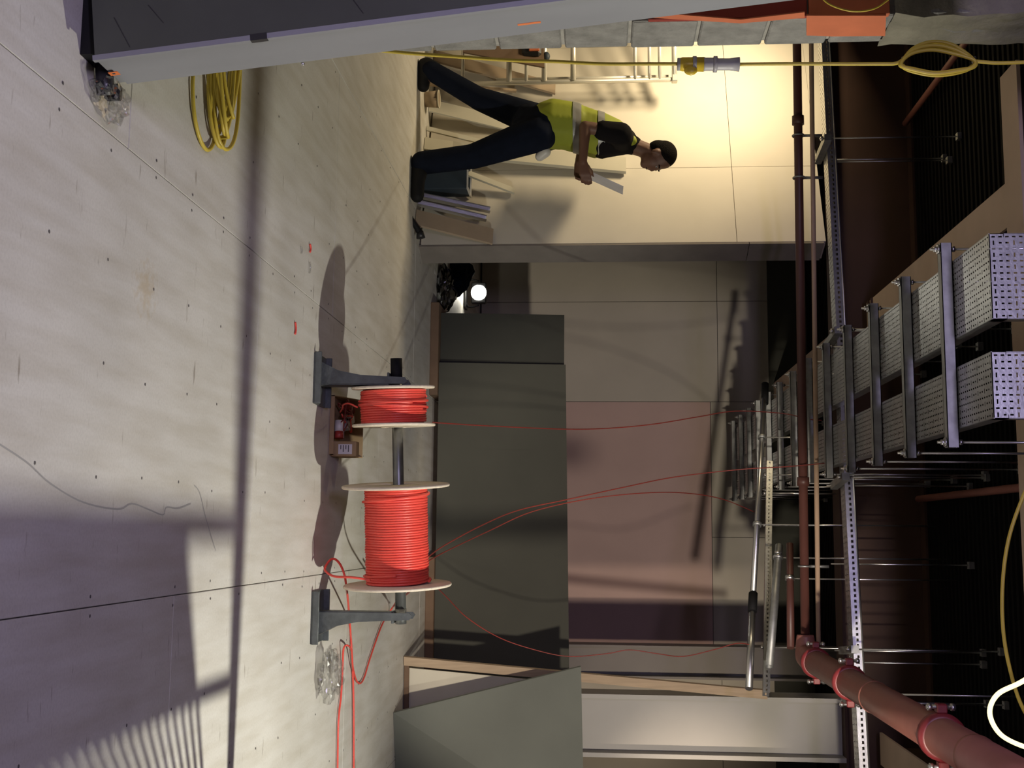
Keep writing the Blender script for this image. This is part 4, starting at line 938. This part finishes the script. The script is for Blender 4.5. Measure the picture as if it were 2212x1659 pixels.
# t-shirt, vest
ts = [(wst, .130, chs, .148), (chs, .146, shc, .098), (shc, .09, shN, .082), (shc, .09, shF, .082), (shN, .080, shN.lerp(elbN, .50), .068), (shF, .080, shF.lerp(elbF, .50), .068), (J(1356, 311), .072, J(1368, 314), .066)]
part('t_shirt', blob(ts, .010, 5), 'tshirt', man)
vs = [(J(1194, 268, -.03), .172, J(1232, 272, -.02), .165), (J(1194, 268, .03), .172, J(1232, 272, .02), .165), (J(1232, 274), .168, J(1285, 290), .160), (J(1285, 290), .162, J(1318, 296), .135), (J(1330, 292, -.07), .080, J(1366, 304, -.085), .034), (J(1330, 292, .07), .080, J(1366, 304, .085), .034)]
vm = blob(vs, .010, 5)
# cut the vest hem and give it thickness below
bm = bmesh.new(); bm.from_mesh(vm); zc_ = J(1184, 270).z
bmesh.ops.bisect_plane(bm, geom=bm.verts[:]+bm.edges[:]+bm.faces[:], plane_co=(0, 0, zc_), plane_no=Vector((.12, 0, -1)), clear_outer=True)
bm.to_mesh(vm); bm.free()
vest = part('vest', vm, 'hivis', man)
def band(z0_, z1_, grow, mname, nm):
    b = vm.copy(); bm = bmesh.new(); bm.from_mesh(b)
    for (zz, no) in ((z1_, 1), (z0_, -1)):
        bmesh.ops.bisect_plane(bm, geom=bm.verts[:]+bm.edges[:]+bm.faces[:], plane_co=(0, 0, zz), plane_no=(0, 0, no), clear_outer=True)
    bm.normal_update()
    for v in bm.verts: v.co += v.normal*grow
    bm.to_mesh(b); bm.free(); return part(nm, b, mname, vest)
band(J(1238, 270).z, J(1256, 270).z, .004, 'reflective', 'reflective_band')
band(J(1292, 270).z, J(1306, 270).z, .004, 'reflective', 'reflective_band')
# belt pouch
part('pouch', blob([(J(1178, 328, -.06), .040, J(1166, 338, -.05), .034)], .008, 4), 'white_plastic', man)
# boots
def boot(ank, heel, toe, nm):
    d = (toe-heel).normalized()
    m = blob([(ank+Vector((0, 0, .03)), .060, heel+Vector((0, 0, .015)), .054), (heel, .050, toe, .046), (ank, .055, heel.lerp(toe, .6), .048)], .009, 4)
    b = part(nm, m, 'black_rubber', man); return b
boot(ankN, heelN, toeN, 'boot'); boot(ankF, heelF, toeF, 'boot')
# pale sheet in the hand
s0_, s1_ = J(1262, 366, -.215), J(1346, 404, -.20)
sd = s1_-s0_; sn = Vector((0, 1, 0)); sw = sd.cross(sn).normalized()*.006
one('paper_pad', MB().prism([s0_, s1_, s1_+Vector((0, .17, .0)), s0_+Vector((0, .17, 0))], sw), 'label_paper', 'thin pale pad held in the hand of the walking person', 'pad')

# ================================================================== JUST OUTSIDE THE FRAME: tripod lamp, added fill fittings, shadow-casting barrier
def tripod_lamp(L, label, back):
    back = Vector(back).normalized(); side = Vector((-back.y, back.x, 0)); c = L+back*.12
    t = thing('tripod_lamp', label, 'lamp', (c.x, c.y, 0), 'site floodlights on tripods')
    MB().cyl((c.x, c.y, .5), (c.x, c.y, L.z-.05), .016, 12).build('mast', 'black_plastic', t)
    for k in range(3):
        q = 2*math.pi*k/3+.5; MB().cyl((c.x, c.y, .75), (c.x+.42*math.cos(q), c.y+.42*math.sin(q), .01), .011, 8).build('leg', 'black_plastic', t)
    p = L+back*.05; MB().prism([p+side*.16-Vector((0, 0, .12)), p-side*.16-Vector((0, 0, .12)), p-side*.16+Vector((0, 0, .12)), p+side*.16+Vector((0, 0, .12))], back*.09).build('lamp_head', 'black_plastic', t)
tripod_lamp(LAMP, 'site floodlight on a tripod behind the barrier, outside the picture', (1, 0, 0))
tripod_lamp(BAY_FILL, 'added tripod stand for the bay fill light, nearer the viewer, outside the picture', (.15, -1, 0))
t = thing('fill_pendant', 'added pendant shade for the column fill light at the right of the hall, outside the picture', 'lamp', (2.32, 4.90, 2.05))  # added only as a housing for the far column fill
MB().cyl((2.32, 4.90, 2.16), (2.32, 4.90, CEIL-.002), .005, 8).build('cord', 'black_rubber', t)
MB().lathe([(.0, .14), (.03, .13), (.07, .02), (.075, 0), (.068, 0), (.06, .02), (.02, .12)], Matrix.Translation((2.32, 4.90, 2.04)), 20).build('shade', 'black_plastic', t)
def strip_light(c, label, ax):
    """plain batten fitting behind the lamp opening, hung from the deck"""
    c = Vector(c); ax = Vector(ax).normalized()
    t = thing('strip_light', label, 'lamp', c, 'strip lights outside the picture')
    s_ = Vector((-ax.y, ax.x, 0)); a = c-ax*.45
    MB().prism([a-s_*.05, a+s_*.05, a+s_*.03+Vector((0, 0, .06)), a-s_*.03+Vector((0, 0, .06))], ax*.9).build('housing', 'white_plastic', t)
    for q in (-.35, .35): MB().cyl(c+ax*q+Vector((0, 0, .06)), (c.x+ax.x*q, c.y+ax.y*q, CEIL-.002), .004, 8).build('drop_wire', 'zinc', t)
strip_light((-0.75, -1.28, 2.80), 'white strip light added for the violet fill, hung behind the viewer', (1, 0, 0))
strip_light((-3.80, 7.10, 2.56), 'white strip light hung before the cream wall, hidden by the pier', (1, .2, 0))
BX = 1.0
t = thing('shadow_barrier', 'unseen steel bar barrier with a solid board, shaped for its floor shadows, at the right', 'barrier', (BX, 3.1, 0))  # unseen blocker, bars and board shaped to cast the floor stripes
for yy in (2.10, 4.0):
    MB().box((BX-.02, yy-.026, 0), (BX+.02, yy+.026, 1.80)).build('post', 'galv_dull', t)
    MB().box((BX-.09, yy-.05, 0), (BX+.28, yy+.05, .03)).build('foot', 'black_rubber', t)
for zz in (.10, .955, 1.335): MB().box((BX-.012, 2.13, zz-.012), (BX+.012, 3.972, zz+.012)).build('rail', 'galv_dull', t)
for k in range(44):
    MB().cyl((BX, 2.16+k*.038, .112), (BX, 2.16+k*.038, .943), .0100, 6).build('bar', 'galv_dull', t)
MB().box((BX-.006, 2.13, .967), (BX+.006, 3.80, 1.323)).build('shadow_board', 'white_plastic', t)
